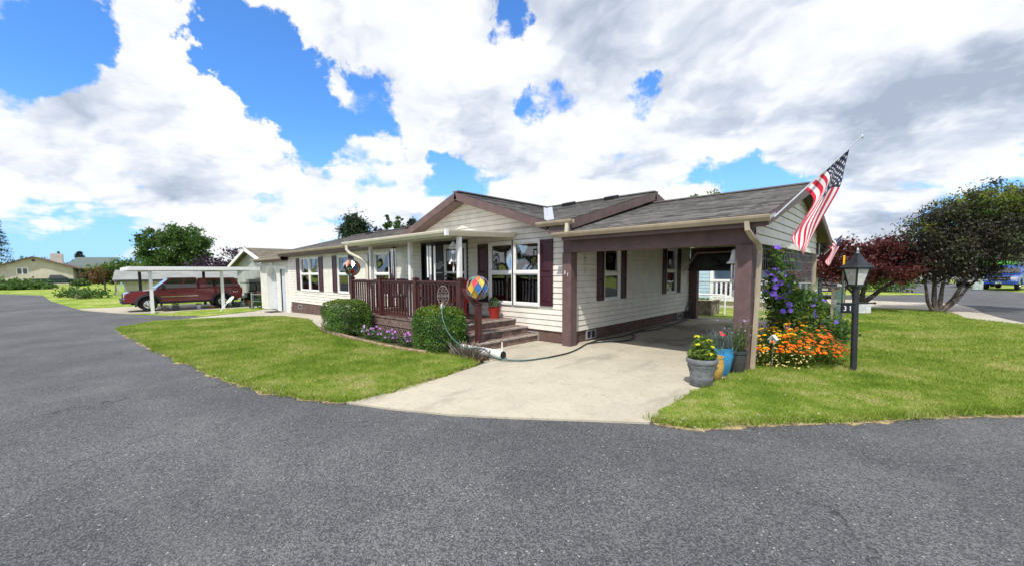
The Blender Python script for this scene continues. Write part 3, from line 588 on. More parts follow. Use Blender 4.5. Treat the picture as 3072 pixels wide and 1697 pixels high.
g = MB(); g.pbox(FW, a+.1, b-.1, -.04, -.03, 1.66, 2.32); g.build('pane', 'screen', sdo); g = MB(); g.pbox(FW, a+.1, b-.1, -.04, -.03, z0+.24, 1.60); g.build('pane', 'screen', sdo)
g = MB(); g.tube([FW(a+.06, .0, 1.5), FW(a+.06, .05, 1.5), FW(a+.06, .05, 1.62), FW(a+.06, 0, 1.62)], .009); g.build('handle', 'black', sdo, smooth=50)
for P, u0, u1, z0, z1 in ((FW, -21.86, -21.42, -.12, .09), (FW, -6.60, -6.17, .01, .2), (EW, 8.14, 8.55, .03, .24), (EW, 13.62, 14.0, .05, .24)):
    v = MB(); t = .022
    for q in ((u0, u0+t, z0, z1), (u1-t, u1, z0, z1), (u0+t, u1-t, z0, z0+t), (u0+t, u1-t, z1-t, z1), ((u0+u1)/2-.008, (u0+u1)/2+.008, z0+t, z1-t)): v.pbox(P, q[0], q[1], -.01, .025, q[2], q[3])
    f = v.build('foundation_vent', 'flash', house); b = MB()
    for k in range(6): zz = z0+t+(z1-z0-2*t)*(k+.1)/6; b.pbox(P, u0+t, u1-t, -.004, .010, zz, zz+.012)
    b.pbox(P, u0+t, u1-t, -.012, -.008, z0+t, z1-t); b.build('louvre', 'flare', f)
# roof
EZ = 2.71; th = math.atan2(RZ-EZ, RY-7.0); SL = math.hypot(RZ-EZ, RY-7.0); cs, sn = math.cos(th), math.sin(th)
PF = slope((0, 7.0, EZ), (1, 0, 0), (0, cs, sn)); PB = slope((0, 2*RY-7.0, EZ), (1, 0, 0), (0, -cs, sn))
GE = (RZ-.02-EZ)/gs
vl = lambda s: gx-GE*(1-s/SL); vr = lambda s: gx+GE*(1-s/SL)
rf = MB(); courses(rf, PF, SL, lambda s: (-23.3, vl(s))); courses(rf, PF, SL, lambda s: (vr(s), -4.95)); courses(rf, PB, SL, lambda s: (-23.3, -4.95))
gl = math.hypot(GE, RZ-.02-EZ); gth = math.atan2(RZ-.02-EZ, GE)
PGr = slope((gx+GE, 7.06, EZ), (0, 1, 0), (-math.cos(gth), 0, math.sin(gth))); PGl = slope((gx-GE, 7.06, EZ), (0, 1, 0), (math.cos(gth), 0, math.sin(gth)))
for PG in (PGr, PGl): courses(rf, PG, gl, lambda s: (0, .03+(RY-7.06)*s/gl))
rf.bar((-23.3, RY, RZ+.012), (-4.95, RY, RZ+.012), .26, .03); rf.bar((gx, 7.05, RZ), (gx, RY, RZ+.0), .24, .03)
roof = rf.build('roof', 'shingle', house, fix=False)
for x in (-20.5, -16.6, -10.4, -7.6, -6.1):
    v = MB(); p = PF(x, SL-.42, .0); v.bar(PF(x-.16, SL-.42, .05), PF(x+.16, SL-.42, .05), .30, .10, up=(0, -sn, cs)); v.build('roof_vent', 'black', roof)
v = MB()
for s in (-1, 1):
    P0, P1_ = Vector((gx+GE, 7.06, EZ+.025)), Vector((gx, RY, RZ+.01)); dv = (P1_-P0).normalized()
v.bar(PF(vr(.08)+.09, .08, .016), PF(vr(SL*.96)+.09, SL*.96, .016), .16, .012, up=(0, -sn, cs)); v.bar(PGr(.08, .08, .016)-Vector((.03, 0, 0)), PGr((RY-7.06)*.96-.12, gl*.96, .016), .15, .012, up=(math.sin(gth), 0, math.cos(gth)))
v.build('valley_flashing', 'flash', roof)
so_ = MB()   # eaves underside, fascia
so_.hexa([PF(-23.25, 0, -.05), PF(vl(0), 0, -.05), PF(vl(0), SL, -.05), PF(-23.25, SL, -.05), PF(-23.25, 0, -.006), PF(vl(0), 0, -.006), PF(vl(0), SL, -.006), PF(-23.25, SL, -.006)])
so_.hexa([PF(vr(0), 0, -.05), PF(-5.0, 0, -.05), PF(-5.0, SL, -.05), PF(vr(SL), SL, -.05), PF(vr(0), 0, -.006), PF(-5.0, 0, -.006), PF(-5.0, SL, -.006), PF(vr(SL), SL, -.006)])
so_.hexa([PB(-23.25, 0, -.05), PB(-5.0, 0, -.05), PB(-5.0, SL, -.05), PB(-23.25, SL, -.05), PB(-23.25, 0, -.006), PB(-5.0, 0, -.006), PB(-5.0, SL, -.006), PB(-23.25, SL, -.006)])
for PG in (PGr, PGl): so_.add([PG(.02, 0, -.05), PG(.02, gl, -.05), PG(3.9, gl, -.05), PG(.02, 0, -.006), PG(.02, gl, -.006), PG(3.9, gl, -.006)], [(0, 1, 2), (3, 5, 4), (0, 3, 4, 1), (1, 4, 5, 2), (2, 5, 3, 0)])
so_.build('soffit', 'trim', house)
fa = MB()
fa.box(-23.25, gx-GE, 7.0, 7.03, 2.50, 2.70); fa.box(-23.2, gx-GE, 7.03, Y0, 2.49, 2.51); fa.box(gx+GE+.04, -4.95, 7.0, 7.03, 2.46, 2.69); fa.box(gx+GE, -4.98, 7.03, Y0, 2.46, 2.48)
def rake(p0, p1, w, h, up): fa.bar(Vector(p0)-Vector(up)*h*.5, Vector(p1)-Vector(up)*h*.5, w, h, up=up)
for sg in (-1, 1):
    up = (sg*math.sin(gth), 0, math.cos(gth)); rake((gx+sg*GE, 7.05, EZ-.004), (gx, 7.05, RZ-.024), .035, .19, up)
    fa.bar((gx+sg*(GE-.2), 7.25, EZ-.13), (gx+sg*.05, 7.25, RZ-.25), .36, .015, up=up)
    up = (0, -sg*sn, cs); rake((-4.97, RY-sg*(RY-7.0), EZ-.004), (-4.97, RY, RZ-.004), .035, .20, up)
fa.build('fascia', 'fascia', house)
def gutter(mb, p0, p1, out, s=1.0):          # ogee trough: 2D outline swept along p0-p1
    out = Vector(out); prof = [(0, 0), (.055, 0), (.075, .028), (.095, .05), (.105, .082), (.105, .098), (.096, .098), (.094, .084), (.083, .056), (.065, .035), (.05, .01), (.008, .01), (.008, .098), (0, .098)]
    a = [Vector(p0)+out*o*s+Vector((0, 0, z*s)) for o, z in prof]; b = [Vector(p1)+out*o*s+Vector((0, 0, z*s)) for o, z in prof]; k = len(prof)
    mb.add(a+b, [(i, (i+1) % k, k+(i+1) % k, k+i) for i in range(k)]+[tuple(range(k)), tuple(range(2*k-1, k-1, -1))])
    mb.add(a[:6]+b[:6], [(0, 1, 2, 3, 4, 5), (11, 10, 9, 8, 7, 6)])
g = MB(); gutter(g, (-23.3, 6.998, 2.60), (gx-GE-.2, 6.998, 2.60), (0, -1, 0)); g.build('gutter', 'tan', house)
g = MB(); gutter(g, (gx+GE-.25, 6.998, 2.60), (-4.86, 6.998, 2.60), (0, -1, 0)); gm = g.build('gutter', 'tan', house)
g = MB(); g.bar((-4.99, 6.94, 2.62), (-5.02, 6.96, 2.44), .075, .06, up=(0, 1, 0)); g.build('downspout', 'creamg', gm)

# ---------------------------------------------------------------- attached garage at the far end
gar = T('garage', 'white sided garage wing with two white doors at the far end of the long home', 'garage', (-25.4, 9, -.4))
GX0, GX1 = -27.75, -23.03; gd = (-26.75, -25.0, -.43, 1.98); md = (-24.5, -23.6, -.43, 1.92)
m = MB(); siding(m, FW, -.42, 2.42, lambda z: (GX0, GX1), [gd, md]); m.build('wall', 'siding', gar)
m = MB(); m.box(GX0, GX0+.04, Y0+.01, 12.5, -.5, 2.4); m.box(GX0+.04, GX1, 12.4, 12.5, -.5, 2.4); m.build('side_wall', 'siding_w', gar)
m = MB(); m.pbox(FW, GX0-.02, GX0+.08, -.02, .03, -.45, 2.42); m.pbox(FW, gd[0]-.08, gd[0], -.02, .03, -.43, 2.06); m.pbox(FW, gd[1], gd[1]+.08, -.02, .03, -.43, 2.06); m.pbox(FW, gd[0], gd[1], -.02, .03, 1.98, 2.06)
m.pbox(FW, md[0]-.09, md[0], -.02, .03, -.43, 2.0); m.pbox(FW, md[1], md[1]+.09, -.02, .03, -.43, 2.0); m.pbox(FW, md[0], md[1], -.02, .03, 1.92, 2.0)
for s, u in ((1, gd[0]), (-1, gd[1])): m.prism([(u, 1.98), (u+s*.45, 1.98), (u, 1.60)], FW, -.28, .025)
m.build('door_trim', 'trim', gar)
m = MB(); m.pbox(FW, gd[0], gd[1], -.35, -.30, -.43, 1.98)
for k in range(4):
    for j in range(3): a = gd[0]+.08+j*.56; m.pbox(FW, a, a+.46, -.30, -.285, -.35+k*.58, .09+k*.58)
m.build('garage_door', 'door_w', gar)
for q in ((gd[0]-.02, gd[0]), (gd[1], gd[1]+.02)): m = MB(); m.pbox(FW, q[0], q[1], -.3, -.024, -.43, 1.98); m.build('door_jamb', 'trim', gar)
m = MB(); m.pbox(FW, md[0], md[1], -.12, -.08, -.43, 1.92)
for c, d in ((-.3, .5), (.62, 1.8)): m.pbox(FW, md[0]+.13, md[0]+.41, -.08, -.065, c, d); m.pbox(FW, md[0]+.49, md[1]-.13, -.08, -.065, c, d)
dd = m.build('side_door', 'door_w', gar); m = MB(); m.lathe([(.0, 0), (.03, .01), (.03, .03), (0, .045)], 10); m.v = [FW(md[1]-.07+x, -.08+z, .6+y) for x, y, z in m.v]; m.build('handle', 'chrome', dd, smooth=50)
m = MB(); Pg = slope((0, 7.05, 2.46), (1, 0, 0), (0, math.cos(.26), math.sin(.26))); courses(m, Pg, 3.0, lambda s: (GX0-.3, GX1+.05)); Pg2 = slope((0, 12.85, 2.46), (1, 0, 0), (0, -math.cos(.26), math.sin(.26))); courses(m, Pg2, 3.0, lambda s: (GX0-.3, GX1+.05)); m.build('roof', 'shingle2', gar, fix=False)
m = MB(); m.box(GX0-.3, GX1-.02, 7.05, 7.08, 2.30, 2.455); m.box(GX0-.3, GX1-.02, 7.08, Y0-.02, 2.30, 2.32); m.prism([(7.08, 2.44), (9.95, 3.2), (12.8, 2.44)], lambda u, n, z: (n, u, z), GX0-.02, GX0+.02); m.build('fascia', 'brown', gar)
g = MB(); gutter(g, (GX0-.32, 7.048, 2.36), (GX1-.1, 7.048, 2.36), (0, -1, 0)); gg = g.build('gutter', 'tan', gar)
g = MB(); g.tube([(GX0+.02, 7.0, 2.36), (GX0+.02, 7.0, 2.28), (GX0+.02, 7.38, 2.05), (GX0+.02, 7.39, -.4)], .035, 8); g.build('downspout', 'trim', gg, smooth=50)
lt = MB(); c = Vector((-25.35, Y0-.03, 2.2)); lt.lathe([(0, -.02), (.045, -.02), (.045, .02), (0, .02)], 12, c)
for s in (-1, 1):
    h0 = c+Vector((s*.05, -.05, 0)); h1 = h0+Vector((s*.12, -.14, -.04)); lt.tube([h0, h0.lerp(h1, .3), h1], [.015, .03, .045], 12)
lt.build('flood_light', 'white', gar, smooth=40)
m = MB(); m.box(-24.75, -23.4, 6.65, 7.33, -.40, -.375); m.build('door_mat', 'rubber', None, bevel=.005, label='black door mat lying in front of the white side door', cat='door mat')

# ---------------------------------------------------------------- carport
cp = T('carport', 'brown carport with shingled gable roof and wire mesh side joined to the home', 'carport', (-3.5, 10.8, 0))
CE, CR, CXR, CXL = 2.46, 3.50, -1.42, X1+.03; ct = math.atan2(CR-CE, RY-7.0); CS = math.hypot(CR-CE, RY-7.0)
CF = slope((0, 7.0, CE), (1, 0, 0), (0, math.cos(ct), math.sin(ct))); CB = slope((0, 2*RY-7.0, CE), (1, 0, 0), (0, -math.cos(ct), math.sin(ct)))
m = MB(); courses(m, CF, CS, lambda s: (CXL, CXR)); courses(m, CB, CS, lambda s: (CXL, CXR)); m.bar((CXL, RY, CR+.012), (CXR, RY, CR+.012), .26, .03); m.build('roof', 'shingle', cp, fix=False)
m = MB()
for Pq in (CF, CB): m.hexa([Pq(CXL, 0, -.05), Pq(CXR-.02, 0, -.05), Pq(CXR-.02, CS, -.05), Pq(CXL, CS, -.05), Pq(CXL, 0, -.008), Pq(CXR-.02, 0, -.008), Pq(CXR-.02, CS, -.008), Pq(CXL, CS, -.008)])
m.build('roof_deck', 'brown', cp)
m = MB(); m.box(-5.20, -1.46, 7.03, 7.08, 2.28, 2.45)
for sg in (-1, 1):
    up = Vector((0, -sg*math.sin(ct), math.cos(ct))); h = .17
    m.bar(Vector((CXR-.02, RY-sg*(RY-7.0), CE-.004))-up*h/2, Vector((CXR-.02, RY, CR-.004))-up*h/2, .04, h, up=up)
m.build('fascia', 'fascia', cp)
m = MB(); m.box(-5.36, -1.69, 7.30, 7.50, 2.04, 2.35); m.build('beam', 'brown', cp, bevel=.006); m = MB(); m.box(-5.25, -1.69, 14.6, 14.75, 2.04, 2.40); m.build('beam', 'brown', cp, bevel=.006); m = MB(); m.box(-5.20, -1.70, 7.08, 7.30, 2.30, 2.32); m.build('soffit', 'brown', cp)
for x0, x1, y0, y1 in ((-5.37, -5.14, 7.28, 7.52), (-1.92, -1.68, 7.28, 7.54), (-5.30, -5.02, 14.58, 14.8)):
    m = MB(); m.box(x0, x1, y0, y1, -.03, 2.04); m.build('post', 'brown', cp, bevel=.008)
m = MB(); m.box(-1.74, -1.65, 14.0, 14.09, -.05, 2.08); m.build('post', 'tan', cp, bevel=.005, label='pale unpainted rear corner post')
ps = cp.children[-4]
textmesh('house_number', '3', .105, lambda u, n, z: (-5.30+u, 7.278-n, 1.60+z), 'white', [o for o in cp.children if o.name.startswith('post')][0], .006)
textmesh('house_number', '1', .105, lambda u, n, z: (-5.22+u, 7.278-n, 1.555+z), 'white', [o for o in cp.children if o.name.startswith('post')][0], .006)
SW = lambda u, n, z: (-1.69+n, u, z)
top = lambda z: (max(7.45, 7.0+(z-CE+.07)/math.tan(ct)), min(14.05, 2*RY-7.0-(z-CE+.07)/math.tan(ct)))
m = MB(); siding(m, SW, 2.07, 3.34, top, h=.15); m.build('gable_wall', 'siding', cp)
g = MB(); gutter(g, (-5.38, 7.0, 2.345), (CXR+.03, 7.0, 2.345), (0, -1, 0)); gg = g.build('gutter', 'tan', cp)
g = MB(); dp = [(-1.69, 6.95, 2.36), (-1.68, 6.96, 2.24), (-1.64, 7.08, 2.13), (-1.60, 7.30, 2.04), (-1.595, 7.38, 1.95), (-1.61, 7.41, 1.2), (-1.645, 7.42, .02)]
for a, b in zip(dp, dp[1:]): g.bar(a, Vector(b)+(Vector(b)-Vector(a)).normalized()*.02, .070, .055, up=(0, 1, .01))
g.build('downspout', 'tan', gg, bevel=.008, label='tan downspout bent round the front corner post')
m = MB()
for k in range(40): y = 7.6+k*.162; m.cyl((-1.69, y, .05), (-1.69, y, 2.06), .0032, n=5)
for z in (.12, .25, .38, .52, .68, .85, 1.03, 1.22, 1.42, 1.62, 1.82, 2.0): m.cyl((-1.70, 7.55, z), (-1.70, 14.0, z), .004, n=5)
m.build('wire_mesh', 'steel', cp)
m = MB()
for k in range(26): y = 7.62+k*.245; m.box(-1.78, -1.755, y, y+.215, .0, .50+random.uniform(-.02, .02))
m.build('low_boards', 'timber', cp)
# ---------------------------------------------------------------- porch and its cover
po = T('porch', 'raised brown porch with maroon railing, lattice skirt and three side steps', 'porch', (-9.3, 6.4, 0))
DL, DF, DR, DZ = -12.1, 5.52, -6.92, .48
m = MB()
for k in range(14): y = DF+k*.138; m.box(DL, DR+.02, y, min(y+.132, Y0-.02), DZ-.04, DZ)
m.build('deck', 'deck', po)
m = MB(); m.box(DL, DR, DF+.02, DF+.06, .27, DZ-.04); m.box(DR-.05, DR-.01, DF+.06, Y0-.02, .10, DZ-.04); m.box(DL, DL+.04, DF+.06, Y0-.02, -.1, DZ-.04); m.build('rim_joist', 'deck', po)
m = MB(); z0, z1 = -.06, .27
for k in range(-3, 46):
    for sg in (0, 1):
        a = DL+k*.118; b = a+(z1-z0); p, q = ((a, z0), (b, z1)) if sg else ((a, z1), (b, z0))
        if p[0] < DL or q[0] > DR: continue
        m.bar((p[0], DF+.035+.012*sg, p[1]), (q[0], DF+.035+.012*sg, q[1]), .024, .010, up=(0, 1, 0))
m.box(DL, DR, DF+.015, DF+.03, z1-.03, z1); m.build('lattice', 'lattice', po)
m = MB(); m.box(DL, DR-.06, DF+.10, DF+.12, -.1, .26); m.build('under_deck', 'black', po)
for i, (x0, x1, z) in enumerate(((DR-.02, -6.50, .32), (-6.50, -6.19, .16))):
    m = MB(); m.box(x0, x1-.015, 5.56, Y0-.01, -.02, z-.045); m.box(x0, x1, 5.54, Y0-.01, z-.045, z); s = m.build('step', 'deck', po, bevel=.004)
    n = MB(); n.box(x1-.055, x1+.008, 5.535, Y0-.008, z-.03, z+.006); n.build('nosing', 'nosing', s)
m = MB(); m.box(DR-.03, DR+.03, DF-.005, Y0-.012, DZ-.03, DZ+.006); m.build('nosing', 'nosing', po)
RX = [-11.95, -10.24, -8.54, -6.84]
def rpost(x, y, z0, z1):
    m = MB(); m.box(x-.055, x+.055, y-.055, y+.055, z0, z1-.05); p = m.build('railing_post', 'rail', po, bevel=.006)
    m = MB(); m.box(x-.07, x+.07, y-.07, y+.07, z1-.05, z1-.02); m.add([(x-.06, y-.06, z1-.02), (x+.06, y-.06, z1-.02), (x+.06, y+.06, z1-.02), (x-.06, y+.06, z1-.02), (x, y, z1+.005)], [(0, 1, 4), (1, 2, 4), (2, 3, 4), (3, 0, 4)]); m.build('post_cap', 'rail', p)
for x in RX: rpost(x, 5.60, .30, 1.52)
rpost(-6.30, 5.62, .0, 1.01)
for a, b in zip(RX, RX[1:]):
    m = MB(); m.box(a+.055, b-.055, 5.56, 5.64, 1.40, 1.44); m.box(a+.055, b-.055, 5.585, 5.62, 1.35, 1.40); m.build('top_rail', 'rail', po, bevel=.004)
    m = MB(); m.box(a+.055, b-.055, 5.58, 5.625, .52, .565); m.build('bottom_rail', 'rail', po)
    k = 12
    for i in range(k): x = a+.055+(b-a-.11)*(i+.5)/k; m = MB(); m.box(x-.02, x+.02, 5.585, 5.62, .565, 1.35); m.build('baluster', 'rail', po)
m = MB(); m.bar((-6.79, 5.61, 1.26), (-6.33, 5.62, .93), .05, .09, up=(0, 0, 1)); m.build('handrail', 'rail', po)
m = MB(); m.box(RX[0]-.04, RX[0]+.04, 5.66, Y0-.05, 1.36, 1.44); m.box(RX[0]-.02, RX[0]+.02, 5.66, Y0-.05, .52, .56)
for i in range(12): y = 5.72+i*.138; m.box(RX[0]-.018, RX[0]+.018, y-.018, y+.018, .56, 1.36)
m.build('side_railing', 'rail', po)
pc = T('porch_cover', 'flat cream metal awning on three white posts over the porch', 'awning', (-9.3, 6.4, .4))
PX0, PX1, PY = -11.85, -6.95, 5.30; zf, zb = 2.50, 2.58
m = MB(); k = 24
for i in range(k):
    a = PX0+.04+(PX1-PX0-.08)*i/k; b = PX0+.04+(PX1-PX0-.08)*(i+1)/k; c = b-.03
    m.hexa([(a, PY+.08, zf-.035), (c, PY+.08, zf-.035), (c, Y0, zb-.035), (a, Y0, zb-.035), (a, PY+.08, zf-.015), (c, PY+.08, zf-.015), (c, Y0, zb-.015), (a, Y0, zb-.015)])
    m.hexa([(c, PY+.08, zf-.02), (b, PY+.08, zf-.02), (b, Y0, zb-.02), (c, Y0, zb-.02), (c, PY+.08, zf), (b, PY+.08, zf), (b, Y0, zb), (c, Y0, zb)])
m.build('roof_panel', 'creamg', pc)
m = MB(); gutter(m, (PX0, PY+.1, zf-.10), (PX1, PY+.1, zf-.10), (0, -1, 0), 1.25); m.build('gutter', 'creamg', pc)
for x, o in ((PX1-.05, 1), (PX0+.05, -1)): m = MB(); gutter(m, (x, PY+.02, zf-.10), (x, Y0-.02, zb-.10), (o, 0, 0), 1.25); m.build('side_fascia', 'creamg', pc)
m = MB(); m.box(PX1+.02, PX1+.09, PY-.04, PY+.03, zf-.105, zf+.028); m.box(PX0+.3, PX1-.3, 5.62, 5.70, zf-.11, zf-.03); m.build('corner_cap', 'trim', pc)
for x in (-11.0, -8.96, -7.02):
    m = MB(); m.box(x-.05, x+.05, 5.69, 5.77, DZ, zf-.10); m.box(x-.022, x+.022, 5.683, 5.69, DZ, zf-.10); m.box(x-.07, x+.07, 5.67, 5.79, DZ, DZ+.02); m.build('post', 'trim', pc)
m = MB(); dp = [(-11.55, 5.28, 2.42), (-11.55, 5.28, 2.30), (-11.5, 5.34, 2.2), (-11.2, 5.56, 2.02), (-11.13, 5.66, 1.92), (-11.12, 5.68, .05)]
m.tube(dp, .042, 10); m.build('downspout', 'creamg', pc, smooth=50)
# what hangs and stands on the porch
def wind_chime(name, label, top, n, L, r, tm, pm, plate=.07, bell=False):
    t = T(name, label, 'wind chime', top, 0, None); m = MB(); x, y, z = 0, 0, 0
    m.cyl((0, 0, 0), (0, 0, -.10), .004, n=5); m.build('cord', 'black', t, w=False)
    m = MB()
    if bell: m.lathe([(.03, -.06), (.045, -.08), (.055, -.16), (.075, -.24), (.12, -.285), (.12, -.295), (.0, -.295)], 20)
    else: m.lathe([(.0, -.09), (plate*.6, -.095), (plate, -.11), (plate, -.13), (0, -.13)], 18)
    m.build('top_plate', pm, t, smooth=40, w=False); zt = -.30 if bell else -.13
    for i in range(n):
        a = 2*math.pi*i/n+.4; rr = plate*.78; m = MB(); l = L*(1-.07*i); m.cyl((rr*math.cos(a), rr*math.sin(a), zt-.03), (rr*math.cos(a), rr*math.sin(a), zt-.03-l), r, n=10)
        for s in (-.01,): m.cyl((rr*math.cos(a), rr*math.sin(a), zt), (rr*math.cos(a), rr*math.sin(a), zt-.03), .003, n=4)
        m.build('tube', tm, t, smooth=40, w=False)
    m = MB(); m.cyl((0, 0, zt), (0, 0, zt-L-.12), .003, n=4); m.lathe([(0, -.01), (.03, 0), (.03, .012), (0, .02)], 12, (0, 0, zt-L*.55)); m.build('clapper', pm, t, w=False)
    m = MB(); m.prism([(-.018, 0), (.018, 0), (.03, -.10), (0, -.13), (-.03, -.10)], lambda u, n_, zz: (u, n_, zz+zt-L-.10), -.003, .003); m.build('wind_sail', pm, t, w=False); return t
wind_chime('wind_chime', 'thin grey tube wind chime hanging before the window left of the entry', (-9.64, 5.66, 2.40), 5, .80, .014, 'alum', 'black')
wind_chime('wind_chime', 'large black topped wind chime with long white tubes before the dark entry', (-7.96, 5.66, 2.40), 5, .92, .022, 'white', 'black', .11)
wind_chime('wind_chime', 'white bell topped wind chime hanging in the carport opening', (-2.02, 7.62, 2.04), 5, .34, .017, 'alum', 'pot_white', .055, True)
wind_chime('wind_chime', 'small shell wind chime hanging inside the carport beside the numbered post', (-5.0, 7.62, 2.03), 3, .10, .008, 'pot_stone', 'pot_stone', .03)
mo = T('hanging_mobile', 'white rust mobile of birds and bells hanging beside the right awning post', 'mobile', (-7.14, 5.66, 2.40)); m = MB()
m.cyl((0, 0, 0), (0, 0, -.2), .004, n=5); m.build('cord', 'steel', mo, w=False); m = MB()
for i in range(8): a = i*math.pi/4; m.tube([(0, 0, -.10), (.05*math.cos(a), .05*math.sin(a), -.16), (.09*math.cos(a), .09*math.sin(a), -.25)], .005, 5)
m.tube([(.09*math.cos(i*.3), .09*math.sin(i*.3), -.25) for i in range(22)], .005, 5); m.build('cage', 'pot_white', mo, w=False)
m = MB(); m.lathe([(0, -.05), (.035, -.035), (.045, 0), (.035, .035), (0, .05)], 12, (0, 0, -.33)); m.tube([(-.10, 0, -.31), (0, 0, -.34), (.1, 0, -.31)], [.006, .02, .006], 6); m.build('bird', 'pot_white', mo, smooth=50, w=False)
m = MB()
for i in range(5): a = i*1.257; c = (.08*math.cos(a), .08*math.sin(a), -.50-.05*(i % 2)); m.cyl((c[0], c[1], -.25), c, .003, n=4); m.lathe([(.03, -.04), (.02, -.01), (.006, .02), (0, .025)], 10, c)
m.cyl((0, 0, -.38), (0, 0, -.70), .003, n=4); m.prism([(0, -.60), (.035, -.69), (0, -.80), (-.035, -.69)], lambda u, n_, z: (u, n_, z), -.004, .004); m.build('bells', 'pot_white', mo, w=False)
GL = [mat('glass_%d' % i, c, .08, .1, 12.0, coat=.8) for i, c in enumerate([(.02, .28, .20), (.62, .62, .60), (.75, .48, .05), (.55, .04, .02), (.04, .16, .42), (.22, .12, .26), (.75, .20, .03), (.10, .05, .02)])]
def spinner(name, label, c, r, seed, open_side, stemz):
    t = T(name, label, 'garden spinner', (c[0], c[1], stemz)); h = c[2]-stemz; rs = random.Random(seed); m = MB(); fr = MB(); na, nb = 9, 6
    def S(a, b): ph = math.pi*b/nb; th = 2*math.pi*a/na; return Vector((r*math.sin(ph)*math.cos(th), r*math.sin(ph)*math.sin(th), h+r*math.cos(ph)))
    for b in range(nb-1):
        for a in range(na):
            q = [S(a+.5*(b % 2), b), S(a+.5*(b % 2)-.5, b+1), S(a+.5*(b % 2), b+2), S(a+.5*(b % 2)+.5, b+1)]
            if rs.random() > open_side and b < nb-1: m.add(q, [(0, 1, 2), (0, 2, 3)], rs.randrange(len(GL)))
            fr.tube([q[0], q[1], q[2]], .005, 4); fr.tube([q[0], q[3], q[2]], .005, 4)
    m.build('glass_panels', GL, t, w=False, fix=False); fr.build('wire_frame', 'steel', t, w=False)
    s = MB(); s.cyl((0, 0, 0), (0, 0, h-r+.01), .010, n=6); s.cyl((0, 0, h+r-.01), (0, 0, h+r+.07), .008, n=6); s.build('stem', 'black', t, w=False)
spinner('garden_spinner', 'round stained glass spinner standing on the short newel post by the steps', (-6.30, 5.62, 1.31), .245, 5, .30, 1.01)
spinner('garden_spinner', 'dark amber glass spinner standing on the far left railing post', (-11.95, 5.60, 1.79), .25, 9, .42, 1.52)
# twig settee, red chair, small pots on the deck
tw = T('twig_settee', 'rustic dark twig settee standing on the porch behind the railing', 'settee', (-9.6, 6.75, DZ)); m = MB()
for x in (-.7, -.35, 0, .35, .7): m.tube([(x, .3, 0), (x+random.uniform(-.08, .08), .33, .5), (x*.85, .38, .98)], .022, 6)
for x in (-.75, .75): m.tube([(x, -.25, 0), (x, -.27, .65), (x, .1, .70), (x, .36, .72)], .022, 6)
for i in range(7): a = -.7+i*.2; m.tube([(a, .32, .42), (a+.12, .35, .7), (a-.06, .37, .95)], .013, 5)
m.tube([(-.7, .38, .95), (-.35, .38, 1.05), (0, .38, 1.0), (.35, .38, 1.05), (.7, .38, .95)], .022, 6); m.build('frame', 'bark_d', tw, w=False)
m = MB()
for i in range(9): m.cyl((-.74, -.26+i*.07, .43), (.74, -.26+i*.07, .43+random.uniform(-.01, .01)), .024, n=6)
m.build('seat', 'bark_d', tw, w=False)
for x in (-11.25, -7.75):
    pass
def chair(name, label, loc, rz, mt, cush):
    t = T(name, label, 'chair', loc, rz)
    for sx_ in (-.24, .24):
        for sy, h in ((-.22, .42), (.22, .95)): m = MB(); m.box(sx_-.02, sx_+.02, sy-.02, sy+.02, 0, h); m.build('leg', mt, t, w=False)
    m = MB(); m.box(-.26, .26, -.25, .24, .40, .44); m.build('seat', mt, t, w=False)
    m = MB()
    for i in range(5): m.box(-.21+i*.09, -.16+i*.09, .205, .225, .5, .92)
    m.box(-.24, .24, .2, .23, .88, .95); m.build('backrest', mt, t, w=False)
    m = MB(); m.box(-.23, .23, -.22, .2, .44, .50); m.build('cushion', cush, t, w=False, bevel=.02)
chair('porch_chair', 'red chair standing on the porch next to the storm door', (-8.3, 6.95, DZ), .1, 'fernred', 'fernred')
chair('porch_chair', 'dark wooden chair at the left end of the porch', (-11.3, 6.9, DZ), .3, 'bark_d', 'pot_white')
tb = T('porch_planter', 'small red planter with ferns standing on the porch by the storm door', 'planter', (-7.35, 7.1, DZ)); m = MB(); m.lathe([(.11, 0), (.15, .26), (.165, .28), (.14, .28), (.13, .24)], 18); m.build('pot', 'fernred', tb, smooth=40, w=False); npmesh('foliage', leafv(inball(160)*np.array([.16, .16, .14])+np.array([0, 0, .38]), .09, .3), 4, 'leafg', tb, w=False)

# ---------------------------------------------------------------- front bed
def box_hedge(label, c, rx, ry, h, n, seed):
    t = T('boxwood_hedge', label, 'hedge', c); k = n
    d = rng.normal(size=(k, 3)); d = unit(d); e = .34
    s = d/np.sum(np.abs(d)**4.5, axis=1, keepdims=True)**(1/4.5)
    wob = 1+.035*np.sin(d[:, :1]*9+seed)+.03*np.sin(d[:, 1:2]*11+seed*2)+.03*np.sin(d[:, 2:3]*8)
    p = s*np.array([rx, ry, h/2])*wob*rng.uniform(.88, 1.03, (k, 1)); p[:, 2] += h/2; p = p[p[:, 2] > -.02]
    out = unit(p-np.array([0, 0, h/2]))
    g_ = rng.choice(len(p), 420); sv = leafv(p[g_]+out[g_]*rng.uniform(.01, .055, (420, 1)), .042, .4, .3)
    npmesh('foliage', np.concatenate([leafv(p, .036, .62, .2, nrm=out*.5), sv]), 4, 'hedge', t, w=False)
    q = p[(p[:, 2] > h*.86)]; q = q[rng.choice(len(q), 1500)]; q = q+np.array([0, 0, .015]); npmesh('new_shoots', leafv(q, .04, .5, .5), 4, 'youngleaf', t, w=False)
    m = MB(); m.lathe([(.0, .04), (rx*.70, .05), (rx*.80, h*.4), (rx*.72, h*.74), (0, h*.80)], 20)
    m.v = [(x, y*ry/rx, z) for x, y, z in m.v]; m.build('inner_branches', 'bark_d', t, smooth=60, w=False)
    return t
box_hedge('clipped round boxwood hedge left of the purple flowers', (-11.05, 4.98, 0), .70, .48, .88, 15000, 1)
